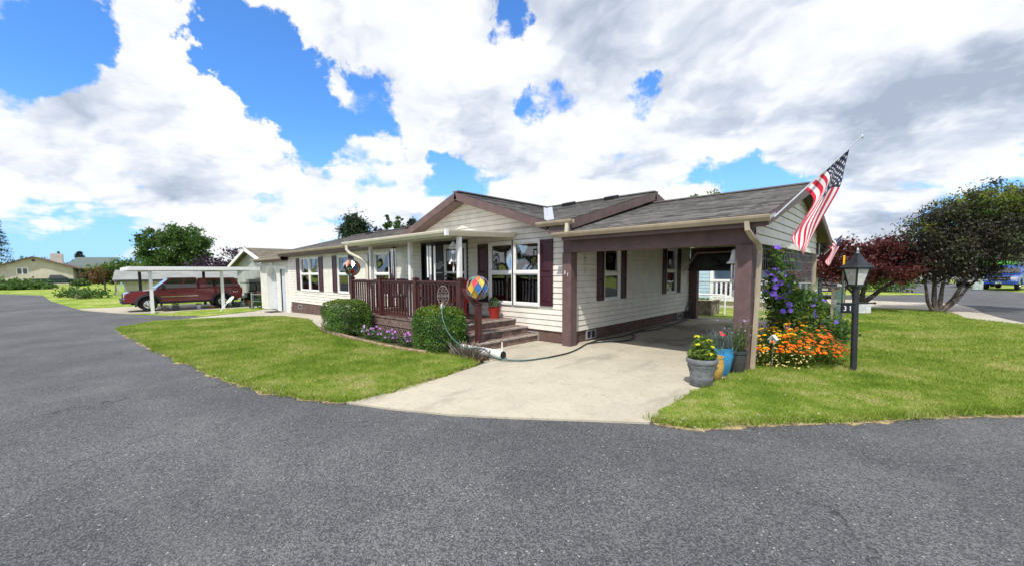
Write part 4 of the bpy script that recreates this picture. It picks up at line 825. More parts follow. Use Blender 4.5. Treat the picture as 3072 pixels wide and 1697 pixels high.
box_hedge('clipped boxwood hedge with bright top shoots between flowers and steps', (-6.95, 5.10, 0), .56, .40, .89, 15000, 4)
def petunia(seed):
    t = T('petunia', 'clump of magenta petunias in the bed under the porch lattice', 'flowers', (0, 0, 0), 0, 'petunias under the porch lattice')
    p = inball(190)*np.array([.20, .17, .13])+np.array([0, 0, .10]); npmesh('foliage', leafv(p, .055, .5, .5), 4, 'leafg', t, w=False)
    f = []
    for _ in range(6):
        c = np.array([rng.uniform(-.2, .2), rng.uniform(-.18, .12), rng.uniform(.10, .26)])
        nrm = unit(np.array([[.5, -.8, .6]])+rng.normal(0, .25, (1, 3)))[0]; a = unit(np.cross(nrm, [[.1, .2, 1]]))[0]; b = np.cross(nrm, a)
        for k in range(5): th = k*1.2566; u = a*math.cos(th)+b*math.sin(th); v = np.cross(nrm, u); f += [c, c+u*.026+v*.017+nrm*.010, c+u*.036+nrm*.013, c+u*.026-v*.017+nrm*.010]
    npmesh('blossoms', np.array(f), 4, 'pinkf', t, w=False); return t
p0 = petunia(1); spots = [(-10.15, 5.0), (-9.75, 5.12), (-9.35, 4.98), (-8.95, 5.1), (-8.55, 4.95), (-8.2, 5.08), (-7.9, 4.92), (-9.55, 4.86), (-8.75, 4.84)]
p0.location = (*spots[0], 0)
for x, y in spots[1:]: copy_tree(p0, (x, y, 0), random.uniform(0, .8))
m = MB(); ep = [(-12.4, 4.78), (-11.4, 4.60), (-10.2, 4.55), (-9.2, 4.50), (-8.2, 4.50), (-7.3, 4.58), (-6.8, 4.68)]
for a, b in zip(ep, ep[1:]):
    for i in range(2): p, q = Vector(a).lerp(Vector(b), i/2+.01), Vector(a).lerp(Vector(b), (i+1)/2-.01); m.bar((p.x, p.y, .03), (q.x, q.y, .03), .07, .075)
m.build('bed_edging', 'edging', None, bevel=.008, label='low terracotta edging round the front flower bed', cat='garden edging')
m = MB(); p = gp(1350, 1060); m.bar((p.x, p.y, -.05), (p.x+.02, p.y, .34), .035, .022, up=(0, 1, 0)); m.build('wooden_stake', 'stake', None, label='short pale wooden stake driven in front of the right boxwood', cat='stake')
m = MB(); m.bar((p.x-.10, p.y+.03, -.05), (p.x-.10, p.y+.03, .16), .03, .02, up=(0, 1, 0)); m.build('wooden_stake', 'timber', None, label='shorter grey stake stub beside the pale stake', cat='stake')
wp = T('drain_pipe', 'white drain pipe lying on the ground below the steps with a green hose over it', 'pipe', (-6.1, 5.3, 0)); m = MB(); a, b = Vector((-6.72, 5.28, .085)), Vector((-5.40, 5.33, .085)); m.tube([a, b], .085, 18); m.build('pipe', 'pvc', wp, smooth=40)
m = MB(); m.tube([b-Vector((.02, 0, 0)), b+Vector((.11, .005, 0))], .094, 18); m.tube([b+Vector((.085, 0, .05)), b+Vector((.085, 0, .24))], .014, 8); m.build('coupling', 'pvc', wp, smooth=40)
m = MB(); m.tube([b+Vector((.112, 0, 0)), b+Vector((.115, 0, 0))], .075, 18); m.build('open_end', 'black', wp)
m = MB(); m.bar(b+Vector((-.20, -.088, -.08)), b+Vector((-.15, -.092, .075)), .03, .012, up=(0, 1, 0)); m.build('strap', 'edging', wp)
lv = T('lavender', 'dry grey lavender tuft in front of the white drain pipe', 'plant', (-5.95, 5.02, 0)); m = []
for _ in range(420):
    a = rng.uniform(0, 6.28); s = rng.uniform(.12, .34); tip = np.array([math.cos(a)*s*rng.uniform(.3, 1.3), math.sin(a)*s*.6, s*rng.uniform(.4, 1)]); b_ = np.array([rng.normal(0, .16), rng.normal(0, .07), 0]); sd2 = np.array([.004, .003, 0]); m += [b_-sd2, b_+sd2, b_+tip+sd2*.6, b_+tip-sd2*.6]
npmesh('stems', np.array(m), 4, 'drystem', lv, w=False); npmesh('foliage', leafv(rng.normal(size=(260, 3))*np.array([.26, .12, .06])+np.array([0, 0, .13]), .03, .4), 4, 'silverleaf', lv, w=False)
mu = MB(); px = []
P_ = np.stack([rng.uniform(-6.4, -5.45, 900), rng.uniform(4.86, 5.2, 900), rng.uniform(.01, .035, 900)], 1); npmesh('bark_mulch', leafv(P_, .05, .35, 1.2), 4, 'brownleaf', label='dark bark mulch chips at the drive corner of the bed', cat='mulch', kind='stuff')
hs = T('garden_hose', 'long green garden hose running from the boxwood ornament across the concrete to the carport', 'hose', (-5, 6, 0))
h1 = [(-6.62, 4.98, 1.02), (-6.52, 4.86, .92), (-6.40, 4.80, .70), (-6.22, 4.82, .42), (-5.95, 4.95, .20), (-5.62, 5.13, .19), (-5.35, 5.19, .05), (-4.95, 5.45, .012), (-4.75, 6.0, .012), (-4.72, 6.6, .012), (-4.85, 7.2, .012), (-5.02, 7.75, .012), (-5.08, 8.5, .012), (-4.95, 9.4, .012), (-5.08, 10.4, .012), (-5.1, 11.5, .012), (-4.98, 12.5, .012), (-5.08, 13.3, .012), (-5.12, 14.0, .012)]
def spline(pts, k=6):
    P = [Vector(p) for p in pts]; out = []
    for i in range(len(P)-1):
        a, b, c, d = P[max(i-1, 0)], P[i], P[i+1], P[min(i+2, len(P)-1)]
        for j in range(k):
            t = j/k; out.append(.5*((2*b)+(c-a)*t+(2*a-5*b+4*c-d)*t*t+(3*b-a-3*c+d)*t**3))
    return out+[P[-1]]
m = MB(); m.tube(spline(h1[:9]), .014, 8); m.build('front_run', 'hose', hs, smooth=60)
m = MB(); m.tube(spline(h1[8:]), .014, 8); m.tube(spline([(-5.02, 7.75, .014), (-4.9, 8.15, .014), (-4.55, 8.7, .014), (-4.7, 9.4, .014), (-5.0, 9.9, .014), (-4.85, 11, .014), (-4.9, 12.4, .014), (-5.0, 13.9, .02)]), .014, 8)
for k in range(2): m.tube([(-5.12+.05*math.sin(i*.35)+.03*k, 14.1+.28*math.cos(i*.35)+.05*k, .33+.30*math.sin(i*.35)) for i in range(19)], .013, 7)
m.build('carport_run', 'hosed', hs, smooth=60)
orn = T('hose_ornament', 'white scrolled oval iron ornament with a tap rising from the right boxwood', 'ornament', (-6.63, 5.0, .0)); m = MB(); q = Vector((-6.70, 5.03, 1.16))
ax = Vector((.76, .65, 0)).normalized()
E_ = lambda a, b, t: q+ax*a*math.cos(t)+Vector((0, 0, b*math.sin(t)))
m.tube([E_(.115, .20, i*math.pi/14) for i in range(29)], .005, 6); m.cyl(q-Vector((0, 0, .2)), q+Vector((0, 0, .2)), .005, n=5); m.cyl(q-ax*.115, q+ax*.115, .005, n=5)
for s in (-1, 1):
    for z in (-.10, .0, .10): m.tube([q+ax*s*(.06+.035*math.cos(i*.7))+Vector((0, 0, z+.035*math.sin(i*.7))) for i in range(10)], .0035, 5)
m.build('scroll_ring', 'pot_stone', orn, smooth=50); m = MB(); m.cyl((-6.70, 5.03, 0), q-Vector((0, 0, .2)), .012, n=8); m.build('stake', 'black', orn)
m = MB(); m.tube([q-Vector((0, 0, .17)), q+Vector((.03, -.02, -.24)), (-6.66, 4.97, .97), (-6.62, 4.93, .90)], [.022, .032, .03, .02], 10); m.build('tap', 'pvc', orn, smooth=50); m = MB(); m.lathe([(0, -.03), (.035, -.02), (.035, .02), (0, .03)], 12, q+Vector((.02, -.03, -.16))); m.build('tap_wheel', 'pot_terra', orn, smooth=50)

# ---------------------------------------------------------------- pots beside the carport post
def pot(name, label, loc, prof, mt, soilr, soilz, extra=None, saucer=None):
    t = T(name, label, 'potted plant', loc); m = MB(); m.lathe(prof, 40, cap=False); m.face([(prof[0][0]*math.cos(-i*.314), prof[0][0]*math.sin(-i*.314), prof[0][1]) for i in range(20)]); m.build('pot', mt, t, smooth=35, w=False)
    m = MB(); m.lathe([(soilr, soilz-.02), (soilr, soilz), (0, soilz+.01)], 24); m.build('soil', 'soil', t, w=False)
    if saucer: m = MB(); m.lathe([(0, .0), (saucer, .0), (saucer+.03, .035), (saucer+.02, .035), (saucer-.01, .012), (0, .012)], 32); m.build('saucer', mt, t, smooth=40, w=False)
    return t
def flower(c, r, nrm, n=7, cup=.3):
    nrm = np.array(nrm, float); nrm /= np.linalg.norm(nrm); a = np.cross(nrm, [.3, .1, .9]); a /= np.linalg.norm(a); b = np.cross(nrm, a); o = []; c = np.array(c)
    for k in range(n):
        th = 2*math.pi*k/n; u = a*math.cos(th)+b*math.sin(th); v = np.cross(nrm, u); o += [c, c+u*r*.7+v*r*.38+nrm*r*cup*.6, c+u*r+nrm*r*cup*.3, c+u*r*.7-v*r*.38+nrm*r*cup*.6]
    return o
def dome(c, r, n=26):
    o = []
    for _ in range(n):
        d = rng.normal(size=3); d[2] = abs(d[2])+.15; d /= np.linalg.norm(d); o += flower(np.array(c)+d*np.array([r, r, r*.45]), r*.34, d, 4, .2)
    return o
A = pot('potted_plant', 'large grey embossed pot of yellow zinnias at the drive edge', (-1.97, 6.02, .0), [(.15, .0), (.165, .02), (.19, .12), (.193, .13), (.191, .14), (.205, .22), (.209, .23), (.207, .24), (.222, .30), (.243, .385), (.258, .39), (.266, .41), (.268, .44), (.258, .465), (.235, .465), (.225, .43)], 'pot_grey', .225, .42, saucer=.17); A.scale = (.80, .80, .84)
p = inball(560)*np.array([.25, .25, .12])+np.array([0, 0, .52]); q = rng.normal(size=(150, 3))*np.array([.05, .05, .09])+np.array([-.08, -.02, .68]); q2 = rng.normal(size=(130, 3))*np.array([.06, .06, .08])+np.array([.10, .05, .64]); npmesh('foliage', leafv(np.concatenate([p, q, q2]), .075, .55, .5), 4, 'leafy', A, w=False)
f = []
for c in ((-.09, -.02, .82), (-.05, -.10, .70), (.10, .05, .76), (.15, .02, .66), (.02, .1, .72), (-.12, .06, .60), (.16, -.10, .56)): f += dome(c, .052)
npmesh('blossoms', np.array(f), 4, 'limef', A, w=False)
rel = MB()
for i in range(26):
    a = i*2*math.pi/26
    for k in range(3): rr = .212+.0125*k; b = a+.12*k; rel.tube([(rr*math.cos(b+t*.05), rr*math.sin(b+t*.05), .262+.035*k+.014*math.sin(t*1.7+k)) for t in range(5)], .005, 4)
rel.build('relief', 'pot_grey', A, w=False)
yp = pot('potted_plant', 'small ochre glazed pot tucked behind the grey pot', (-1.93, 6.44, .0), [(.10, 0), (.12, .02), (.165, .20), (.17, .30), (.155, .38), (.165, .40), (.165, .42), (.145, .42), (.14, .36)], 'pot_yel', .14, .35); yp.scale = (.78, .78, .85)
Bp = pot('potted_plant', 'bright blue glazed pot with silvery dianthus', (-1.985, 6.83, .0), [(.14, 0), (.165, .01), (.20, .10), (.235, .28), (.245, .36), (.235, .44), (.24, .47), (.225, .475), (.215, .43)], 'pot_blue', .215, .42); Bp.scale = (.84, .84, .92)
st = []
for _ in range(520):
    a = rng.uniform(0, 6.28); s = rng.uniform(.15, .36); b_ = np.array([rng.normal(0, .09), rng.normal(0, .09), .42]); tip = b_+np.array([math.cos(a)*s*.6, math.sin(a)*s*.6, s*rng.uniform(.6, 1.05)]); w_ = np.array([-math.sin(a), math.cos(a), 0])*.005; st += [b_-w_, b_+w_, tip+w_*.5, tip-w_*.5]
npmesh('foliage', np.array(st), 4, 'silverleaf', Bp, w=False)
npmesh('blossoms', np.array(flower((.06, -.06, .70), .034, (.3, -.7, .5))+flower((.03, -.03, .73), .026, (.2, -.7, .7))+flower((.09, -.02, .68), .026, (.6, -.5, .5))), 4, 'redf', Bp, w=False)
Cp = pot('potted_plant', 'charcoal pot of tall lilac flowers against the corner post', (-1.79, 7.10, .0), [(.11, 0), (.115, .02), (.15, .20), (.153, .21), (.165, .36), (.18, .37), (.183, .42), (.165, .42), (.16, .38)], 'pot_dark', .16, .37); Cp.scale = (.82, .82, .88)
st = []; fl = []; lf = []
for i in range(70):
    a = rng.uniform(0, 6.28); s = rng.uniform(.25, .62); b_ = np.array([rng.normal(0, .05), rng.normal(0, .05), .38]); tip = b_+np.array([math.cos(a)*s*.42, math.sin(a)*s*.42, s]); w_ = np.array([-math.sin(a), math.cos(a), 0])*.003
    st += [b_-w_, b_+w_, tip+w_, tip-w_]; lf += [b_+(tip-b_)*t+rng.normal(0, .015, 3) for t in rng.uniform(.1, .9, 7)]
    if i % 2 == 0: fl += flower(tip, .020, rng.normal(size=3)+np.array([0, -.4, .6]), 5)
npmesh('stems', np.array(st), 4, 'leafg', Cp, w=False); npmesh('foliage', leafv(np.array(lf), .05, .25, .4), 4, 'leafy', Cp, w=False); npmesh('blossoms', np.array(fl), 4, 'lilacf', Cp, w=False)

# marigold bush: foliage mound, orange and yellow heads
mg = T('marigold_bush', 'broad mound of orange and yellow marigolds spilling on the lawn by the carport', 'flower bush', (-1.25, 8.3, 0))
blob = [(-1.55, 8.02, .30, .30, .36, .34), (-1.30, 8.20, .30, .38, .40, .36), (-.98, 8.50, .24, .38, .42, .30), (-.82, 8.85, .20, .26, .40, .26), (-1.45, 8.75, .40, .3, .45, .40), (-1.15, 9.0, .32, .4, .5, .34)]
c = crown(blob, 320, 9000, .07, .4); c = c[c[:, 2] > .02]; npmesh('foliage', leafv(c, .052, .34, .3), 4, 'leafy', mg)
fo, fy, fc = [], [], []
for _ in range(400):
    b = blob[rng.integers(len(blob))]; d = rng.normal(size=3); d[2] = abs(d[2])*.9; d[1] -= .55; d[0] += .15; d /= np.linalg.norm(d); p = np.array(b[:3])+d*np.array(b[3:])*rng.uniform(1.0, 1.14)
    if p[2] < .09: continue
    n_ = np.array([d[0]*.4, d[1]*.4, .9]); r_ = rng.uniform(.020, .040); t_ = (p[0]+1.35)*1.1-(p[2]-.35)*1.4+rng.normal(0, .22)
    if t_ > -.25: fo += flower(p, r_, n_, 8, .15)+flower(p+np.array([0, 0, .008]), r_*.6, n_, 6, .3)
    else: fy += flower(p, r_, n_, 8, .15)+flower(p+np.array([0, 0, .008]), r_*.6, n_, 6, .3)
for _ in range(110):
    p = np.array([rng.uniform(-1.7, -.95), 0, rng.uniform(.06, .40)]); p[1] = 7.70+.25*max(0, p[0]+1.4)+.18*p[2]+abs(rng.normal(0, .08)); fc += flower(p, rng.uniform(.012, .02), (rng.normal(0, .4), -.5, .8), 6)
npmesh('orange_blossoms', np.array(fo), 4, 'orange', mg); npmesh('yellow_blossoms', np.array(fy), 4, 'yellowf', mg); npmesh('cream_blossoms', np.array(fc), 4, 'cream_f', mg)
bh = T('birdhouse', 'tiny white birdhouse on a stick among the marigolds', 'birdhouse', (-1.44, 7.75, 0)); m = MB(); Pb = lambda u, n, z: Vector((-1.44, 7.72, .44))+Vector((.98, -.17, 0))*u*-1+Vector((.17, .98, 0))*n+Vector((0, 0, z))
m.prism([(-.045, 0), (.045, 0), (.045, .075), (0, .125), (-.045, .075)], Pb, 0, .07); m.build('body', 'whitef', bh); m = MB()
for s in (-1, 1): m.bar(Pb(s*.065, .035, .055), Pb(0, .035, .135), .10, .010, up=(0, 0, 1))
m.build('roof', 'pot_white', bh); m = MB(); m.cyl(Pb(0, -.002, .06), Pb(0, .01, .06), .014, n=12); m.build('hole', 'black', bh); m = MB(); m.cyl(Pb(0, .035, 0), (-1.44, 7.76, -.03), .008, n=6); m.build('stick', 'timber', bh)
cl = T('clematis', 'tall clematis vine with violet flowers climbing the wire mesh', 'climbing plant', (-1.5, 9.4, 0))
blob = [(-1.55, 8.35, 1.75, .12, .22, .38), (-1.54, 8.5, 1.30, .16, .34, .36), (-1.48, 8.85, .95, .24, .5, .46), (-1.40, 9.4, .85, .30, .55, .42), (-1.35, 10.2, .75, .32, .7, .42), (-1.25, 11.2, .50, .38, .8, .42), (-1.15, 10.2, .35, .40, .8, .34), (-1.0, 11.6, .25, .35, .7, .25)]
c = crown(blob, 360, 9500, .085, .45); npmesh('foliage', leafv(c, .085, .6, .3), 4, 'leafg', cl)
c = crown(blob[:5], 60, 900, .10, .9); npmesh('new_growth', leafv(c, .065, .5, .3), 4, 'youngleaf', cl)
fl = []
for k in range(46):
    b = blob[[0, 0, 1, 1, 1, 1, 2, 2, 3, 4, 4, 5, 7][rng.integers(13)]]; d = rng.normal(size=3); d[1] -= .9; d[0] += .9; d /= np.linalg.norm(d); p = np.array(b[:3])+d*np.array(b[3:])*1.12; fl += flower(p, rng.uniform(.045, .065), d+rng.normal(0, .3, 3), 6, .1)
npmesh('blossoms', np.array(fl), 4, 'purplef', cl); m = MB()
for s in (0, .3, .7): m.tube([(-1.6, 8.5+s, 0), (-1.58, 8.45+s*.7, .6), (-1.6, 8.38+s*.4, 1.2), (-1.6, 8.35+s*.2, 1.9)], .010, 5)
m.build('stem', 'bark', cl)

# lamp post with house number board
lp = T('lamp_post', 'black post lantern with frosted panes and number board on the side lawn', 'lamp post', (-.44, 8.40, 0))
AX = Vector((-.05, .10, 1)).normalized(); top_ = Vector((-.47, 8.45, 1.36)); base_ = Vector((-.44, 8.40, -.05))
m = MB(); m.tube([base_, base_.lerp(top_, .5), top_], .043, 16); m.tube([top_-Vector((0, 0, .16)), top_-Vector((0, 0, .02))], .050, 16); m.build('post', 'blackp', lp, smooth=40)
lx = Vector((.62, .78, 0)).normalized(); ly = Vector((-.78, .62, 0)).normalized(); lc = Vector((-.475, 8.46, 1.36))
def LP(a, b, z): return lc+lx*a+ly*b+Vector((0, 0, z))
m = MB(); r0, r1 = .068, .115
for s, t in ((1, 1), (1, -1), (-1, 1), (-1, -1)): m.bar(LP(s*r0, t*r0, .03), LP(s*r1, t*r1, .285), .018, .018, up=lx)
m.hexa([LP(s*(r0+.012), t*(r0+.012), z) for z in (0, .03) for s, t in ((-1, -1), (1, -1), (1, 1), (-1, 1))]); m.hexa([LP(s*(r1+.012), t*(r1+.012), z) for z in (.275, .295) for s, t in ((-1, -1), (1, -1), (1, 1), (-1, 1))])
lan = m.build('lantern_frame', 'blackp', lp)
fro = mat('frosted_pane', (.62, .62, .58), .35, .12, 30.0, .3, 60)
for s, t in ((1, 0), (-1, 0), (0, 1), (0, -1)):
    g = MB(); e = .85; q = [(r0, .034), (r1, .275)]
    pts = [LP(s*r+(t != 0)*k*r*e, t*r+(s != 0)*k*r*e, z) for r, z, k in ((q[0][0], q[0][1], -1), (q[0][0], q[0][1], 1), (q[1][0], q[1][1], 1), (q[1][0], q[1][1], -1))]; nrm = (lx*s+ly*t)*.004
    g.hexa([p-nrm for p in pts]+[p for p in pts]); g.build('pane', fro, lan)
m = MB(); pr_ = [(.165, .285), (.170, .30), (.135, .335), (.085, .40), (.05, .47), (.03, .52), (.0, .525)]; n = 4; vs = [LP(r*1.30*math.cos(math.pi/4+k*math.pi/2)*1.0, r*1.30*math.sin(math.pi/4+k*math.pi/2), z) for r, z in pr_[:-1] for k in range(4)]
m.add(vs, [(i*4+k, i*4+(k+1) % 4, i*4+4+(k+1) % 4, i*4+4+k) for i in range(5) for k in range(4)]+[(0, 3, 2, 1), (20, 21, 22, 23)]); m.build('roof', 'blackp', lp)
m = MB(); m.lathe([(.02, .515), (.028, .53), (.012, .545), (.022, .565), (.016, .585), (.004, .61), (0, .61)], 12, lc); m.build('finial', 'steel', lp, smooth=50)
sx2 = Vector((.70, .714, 0)).normalized(); so2 = Vector((.714, -.70, 0)); sc2 = Vector((-.452, 8.42, 1.0))
m = MB(); m.tube([sc2-sx2*.30+Vector((0, 0, .10)), sc2+sx2*.30+Vector((0, 0, .10))], .012, 8)
for s in (-1, 1): m.lathe([(0, -.02), (.018, -.012), (.02, 0), (.018, .012), (0, .02)], 10, sc2+sx2*s*.30+Vector((0, 0, .10)))
sg = m.build('sign_bracket', 'blackp', lp, smooth=50)
Ps = lambda u, n, z: sc2+sx2*u+so2*n+Vector((0, 0, z))
m = MB(); m.pbox(Ps, -.25, -.035, -.006, .006, -.055, .088); bd = m.build('number_board', 'nightblue', lp); m = MB(); m.pbox(Ps, .035, .24, -.006, .006, -.055, .086); m.build('blank_board', mat('blank_aluminium', (.55, .57, .55), .55, .1, 14.0), lp)
textmesh('numerals', '3 1', .105, lambda u, n, z: Ps(-.145+u*1.05, .007+n, .018+z*1.05), 'white', bd, .003)
m = MB(); q = Vector((-1.03, 13.7, 0)); m.bar(q-Vector((0, 0, .1)), q+Vector((0, 0, 1.72)), .04, .035, up=(1, 0, 0)); tp = m.build('fence_stake', mat('green_steel_stake', (.03, .075, .045), .6, .1), T('steel_stake', 'green steel fence stake with a yellow tip by the wire fence', 'stake', q)); m = MB(); m.bar(q+Vector((0, 0, 1.72)), q+Vector((0, 0, 2.0)), .045, .04, up=(1, 0, 0)); m.build('tip', 'yellowf', tp.parent)
wf = T('wire_fence', 'low green wire mesh fence running back from the clematis', 'fence', (-1.2, 17, 0)); m = MB()
for (x0, y0), (x1, y1) in (((-1.05, 13.75), (-.95, 10.6)), ((-1.05, 13.75), (-1.5, 21.0))):
    L_ = math.hypot(x1-x0, y1-y0); k = int(L_/.14)
    for i in range(k+1): t = i/k; m.cyl((x0+(x1-x0)*t, y0+(y1-y0)*t, 0), (x0+(x1-x0)*t, y0+(y1-y0)*t, 1.15), .004, n=4)
    for z in (.08, .2, .34, .5, .68, .88, 1.15): m.cyl((x0, y0, z), (x1, y1, z), .005, n=4)
m.build('mesh', mat('green_wire', (.12, .19, .17), .5, .1), wf); 
for x, y in ((-1.5, 21), (-1.27, 17.4), (-.95, 10.6)): m = MB(); m.bar((x, y, -.1), (x, y, 1.25), .04, .04, up=(1, 0, 0)); m.build('post', 'timber', wf)
# flag
def flagv(mk, o, rows, D0, pole, name, label, scale_depth=1.0, stars=True):
    grid = [[(o[0]+x*mk, o[1]+y*mk) for x, y in r] for r in rows]; nr, nc = len(grid), len(grid[0])
    def cat(p, t):
        k = len(p)-1; f = min(max(t*k, 0), k-1e-6); i = int(f); u = f-i; a, b, c, d = p[max(i-1, 0)], p[i], p[i+1], p[min(i+2, k)]
        return tuple(.5*(2*b[j]+(c[j]-a[j])*u+(2*a[j]-5*b[j]+4*c[j]-d[j])*u*u+(3*b[j]-a[j]-3*c[j]+d[j])*u**3) for j in range(2))
    def Pt(s, t):
        x, y = cat([cat(r, t) for r in grid], s); ph = s*2.3+t*1.3
        return atD(x, y, D0+scale_depth*(.085*math.sin(ph*3.4)*(.25+t)-.10*s*t+.06*math.sin(s*9)*t))
    m = MB(); nt = 40; ns = 26; vs = [Pt(i/ns, j/nt) for i in range(ns+1) for j in range(nt+1)]
    off = len(m.v); fs = []; mi = []
    for i in range(ns):
        for j in range(nt):
            st_ = i//2; cn = st_ < 7 and j < nt*.4
            fs.append((i*(nt+1)+j, i*(nt+1)+j+1, (i+1)*(nt+1)+j+1, (i+1)*(nt+1)+j)); mi.append(2 if cn else (0 if st_ % 2 == 0 else 1))
    m.v = [tuple(v) for v in vs]; m.f = fs; m.m = mi; m.uv = [None]*len(fs)
    t = T(name, label, 'flag', pole[0]); fo_ = m.build('flag_cloth', ['flagr', 'flagw', 'flagb'], t, smooth=180, fix=False)
    so_ = fo_.modifiers.new('thick', 'SOLIDIFY'); so_.thickness = .003; so_.offset = 0
    if stars:
        q = MB()
        for a in range(9):
            for b in range(6 if a % 2 == 0 else 5):
                s0 = 7/13*(a+1)/10; t0 = .4*((b+.5)/6 if a % 2 == 0 else (b+1)/6)
                pts = []
                for k in range(10):
                    rr = (.030 if k % 2 == 0 else .012); an = math.pi/2+k*math.pi/5; pts.append(Pt(s0-rr*1.0*math.sin(an), t0+rr*.62*math.cos(an)))
                cpt = Pt(s0, t0); vw = (Vector(EYE)-cpt).normalized()*.006
                for sg in (1, -1): q.add([cpt+vw*sg]+[p+vw*sg for p in pts], [(0, k+1, (k+1) % 10+1) for k in range(10)])
        q.build('stars', 'flagw', fo_, fix=False)
    q = MB(); a, b = Vector(pole[0]), Vector(pole[1]); q.tube([a, a.lerp(b, .5), b], .014*mk*3.6 if mk < .3 else .014, 8); q.lathe([(0, -.03), (.022, -.02), (.028, 0), (.022, .02), (0, .03)], 10, b); q.build('pole', 'alum', t, smooth=40)
    return t
ROWS = [[(800, 195), (748, 400), (688, 632), (500, 965), (352, 1240), (292, 1366)], [(670, 300), (640, 480), (590, 640), (420, 985), (330, 1250), (280, 1350)], [(550, 415), (590, 530), (470, 800), (330, 1050), (300, 1240), (262, 1325)], [(430, 525), (520, 640), (400, 850), (240, 1080), (210, 1220), (240, 1300)], [(300, 640), (405, 775), (290, 985), (168, 1160), (185, 1240), (225, 1280)]]
K8 = 310/1131
fl1 = flagv(K8, (2330, 390), ROWS, 6.2, [atD(2322, 652, 6.05), atD(2586, 410, 6.2)], 'flag', 'large american flag hanging from an angled pole on the carport gable')
m = MB(); b_ = atD(2322, 652, 6.08); m.bar(b_-Vector((.10, .0, .02)), b_+Vector((.02, .03, .05)), .05, .05); m.build('bracket', 'steel', fl1)
# ---------------------------------------------------------------- vehicles (local frame: x forward, y left, z up, wheels on z = 0)
def wheel(t, x, y, r, w, side, rimmt='chrome'):
    m = MB(); pr = [(r*.56, -w/2+.02), (r*.60, -w/2), (r*.9, -w/2), (r, -w/2+.035), (r, w/2-.035), (r*.9, w/2), (r*.60, w/2), (r*.56, w/2-.02)]
    m.lathe(pr, 28, cap=False); m.v = [(x+a, y+c, r+b) for a, b, c in m.v]; ty = m.build('wheel', 'rubber', t, smooth=40, w=False)
    m = MB(); m.lathe([(0, .01), (r*.16, .012), (r*.2, 0), (r*.2, -.03), (r*.46, -.045), (r*.50, .0), (r*.565, .01), (r*.565, -.12), (0, -.12)], 28)
    for k in range(8):
        a = k*math.pi/4; m.tube([(r*.34*math.cos(a), r*.34*math.sin(a), -.036), (r*.34*math.cos(a), r*.34*math.sin(a), -.033)], r*.085, 10, 1)
    m.v = [(x+a, y+side*(w/2-.03+c), r+b) for a, b, c in m.v]; m.build('rim', [rimmt, 'black'], ty, smooth=40, w=False)
def arch_outline(bot, wheels, R_, top):
    o = []
    for x in sorted(wheels):
        o.append((x-R_, bot))
        for i in range(1, 12): a = math.pi-i*math.pi/12; o.append((x+R_*math.cos(a), max(bot, .40+R_*math.sin(a)*.98)))
        o.append((x+R_, bot))
    return [(top[-1][0], bot)]+o+[(top[0][0], bot)]+top if False else o
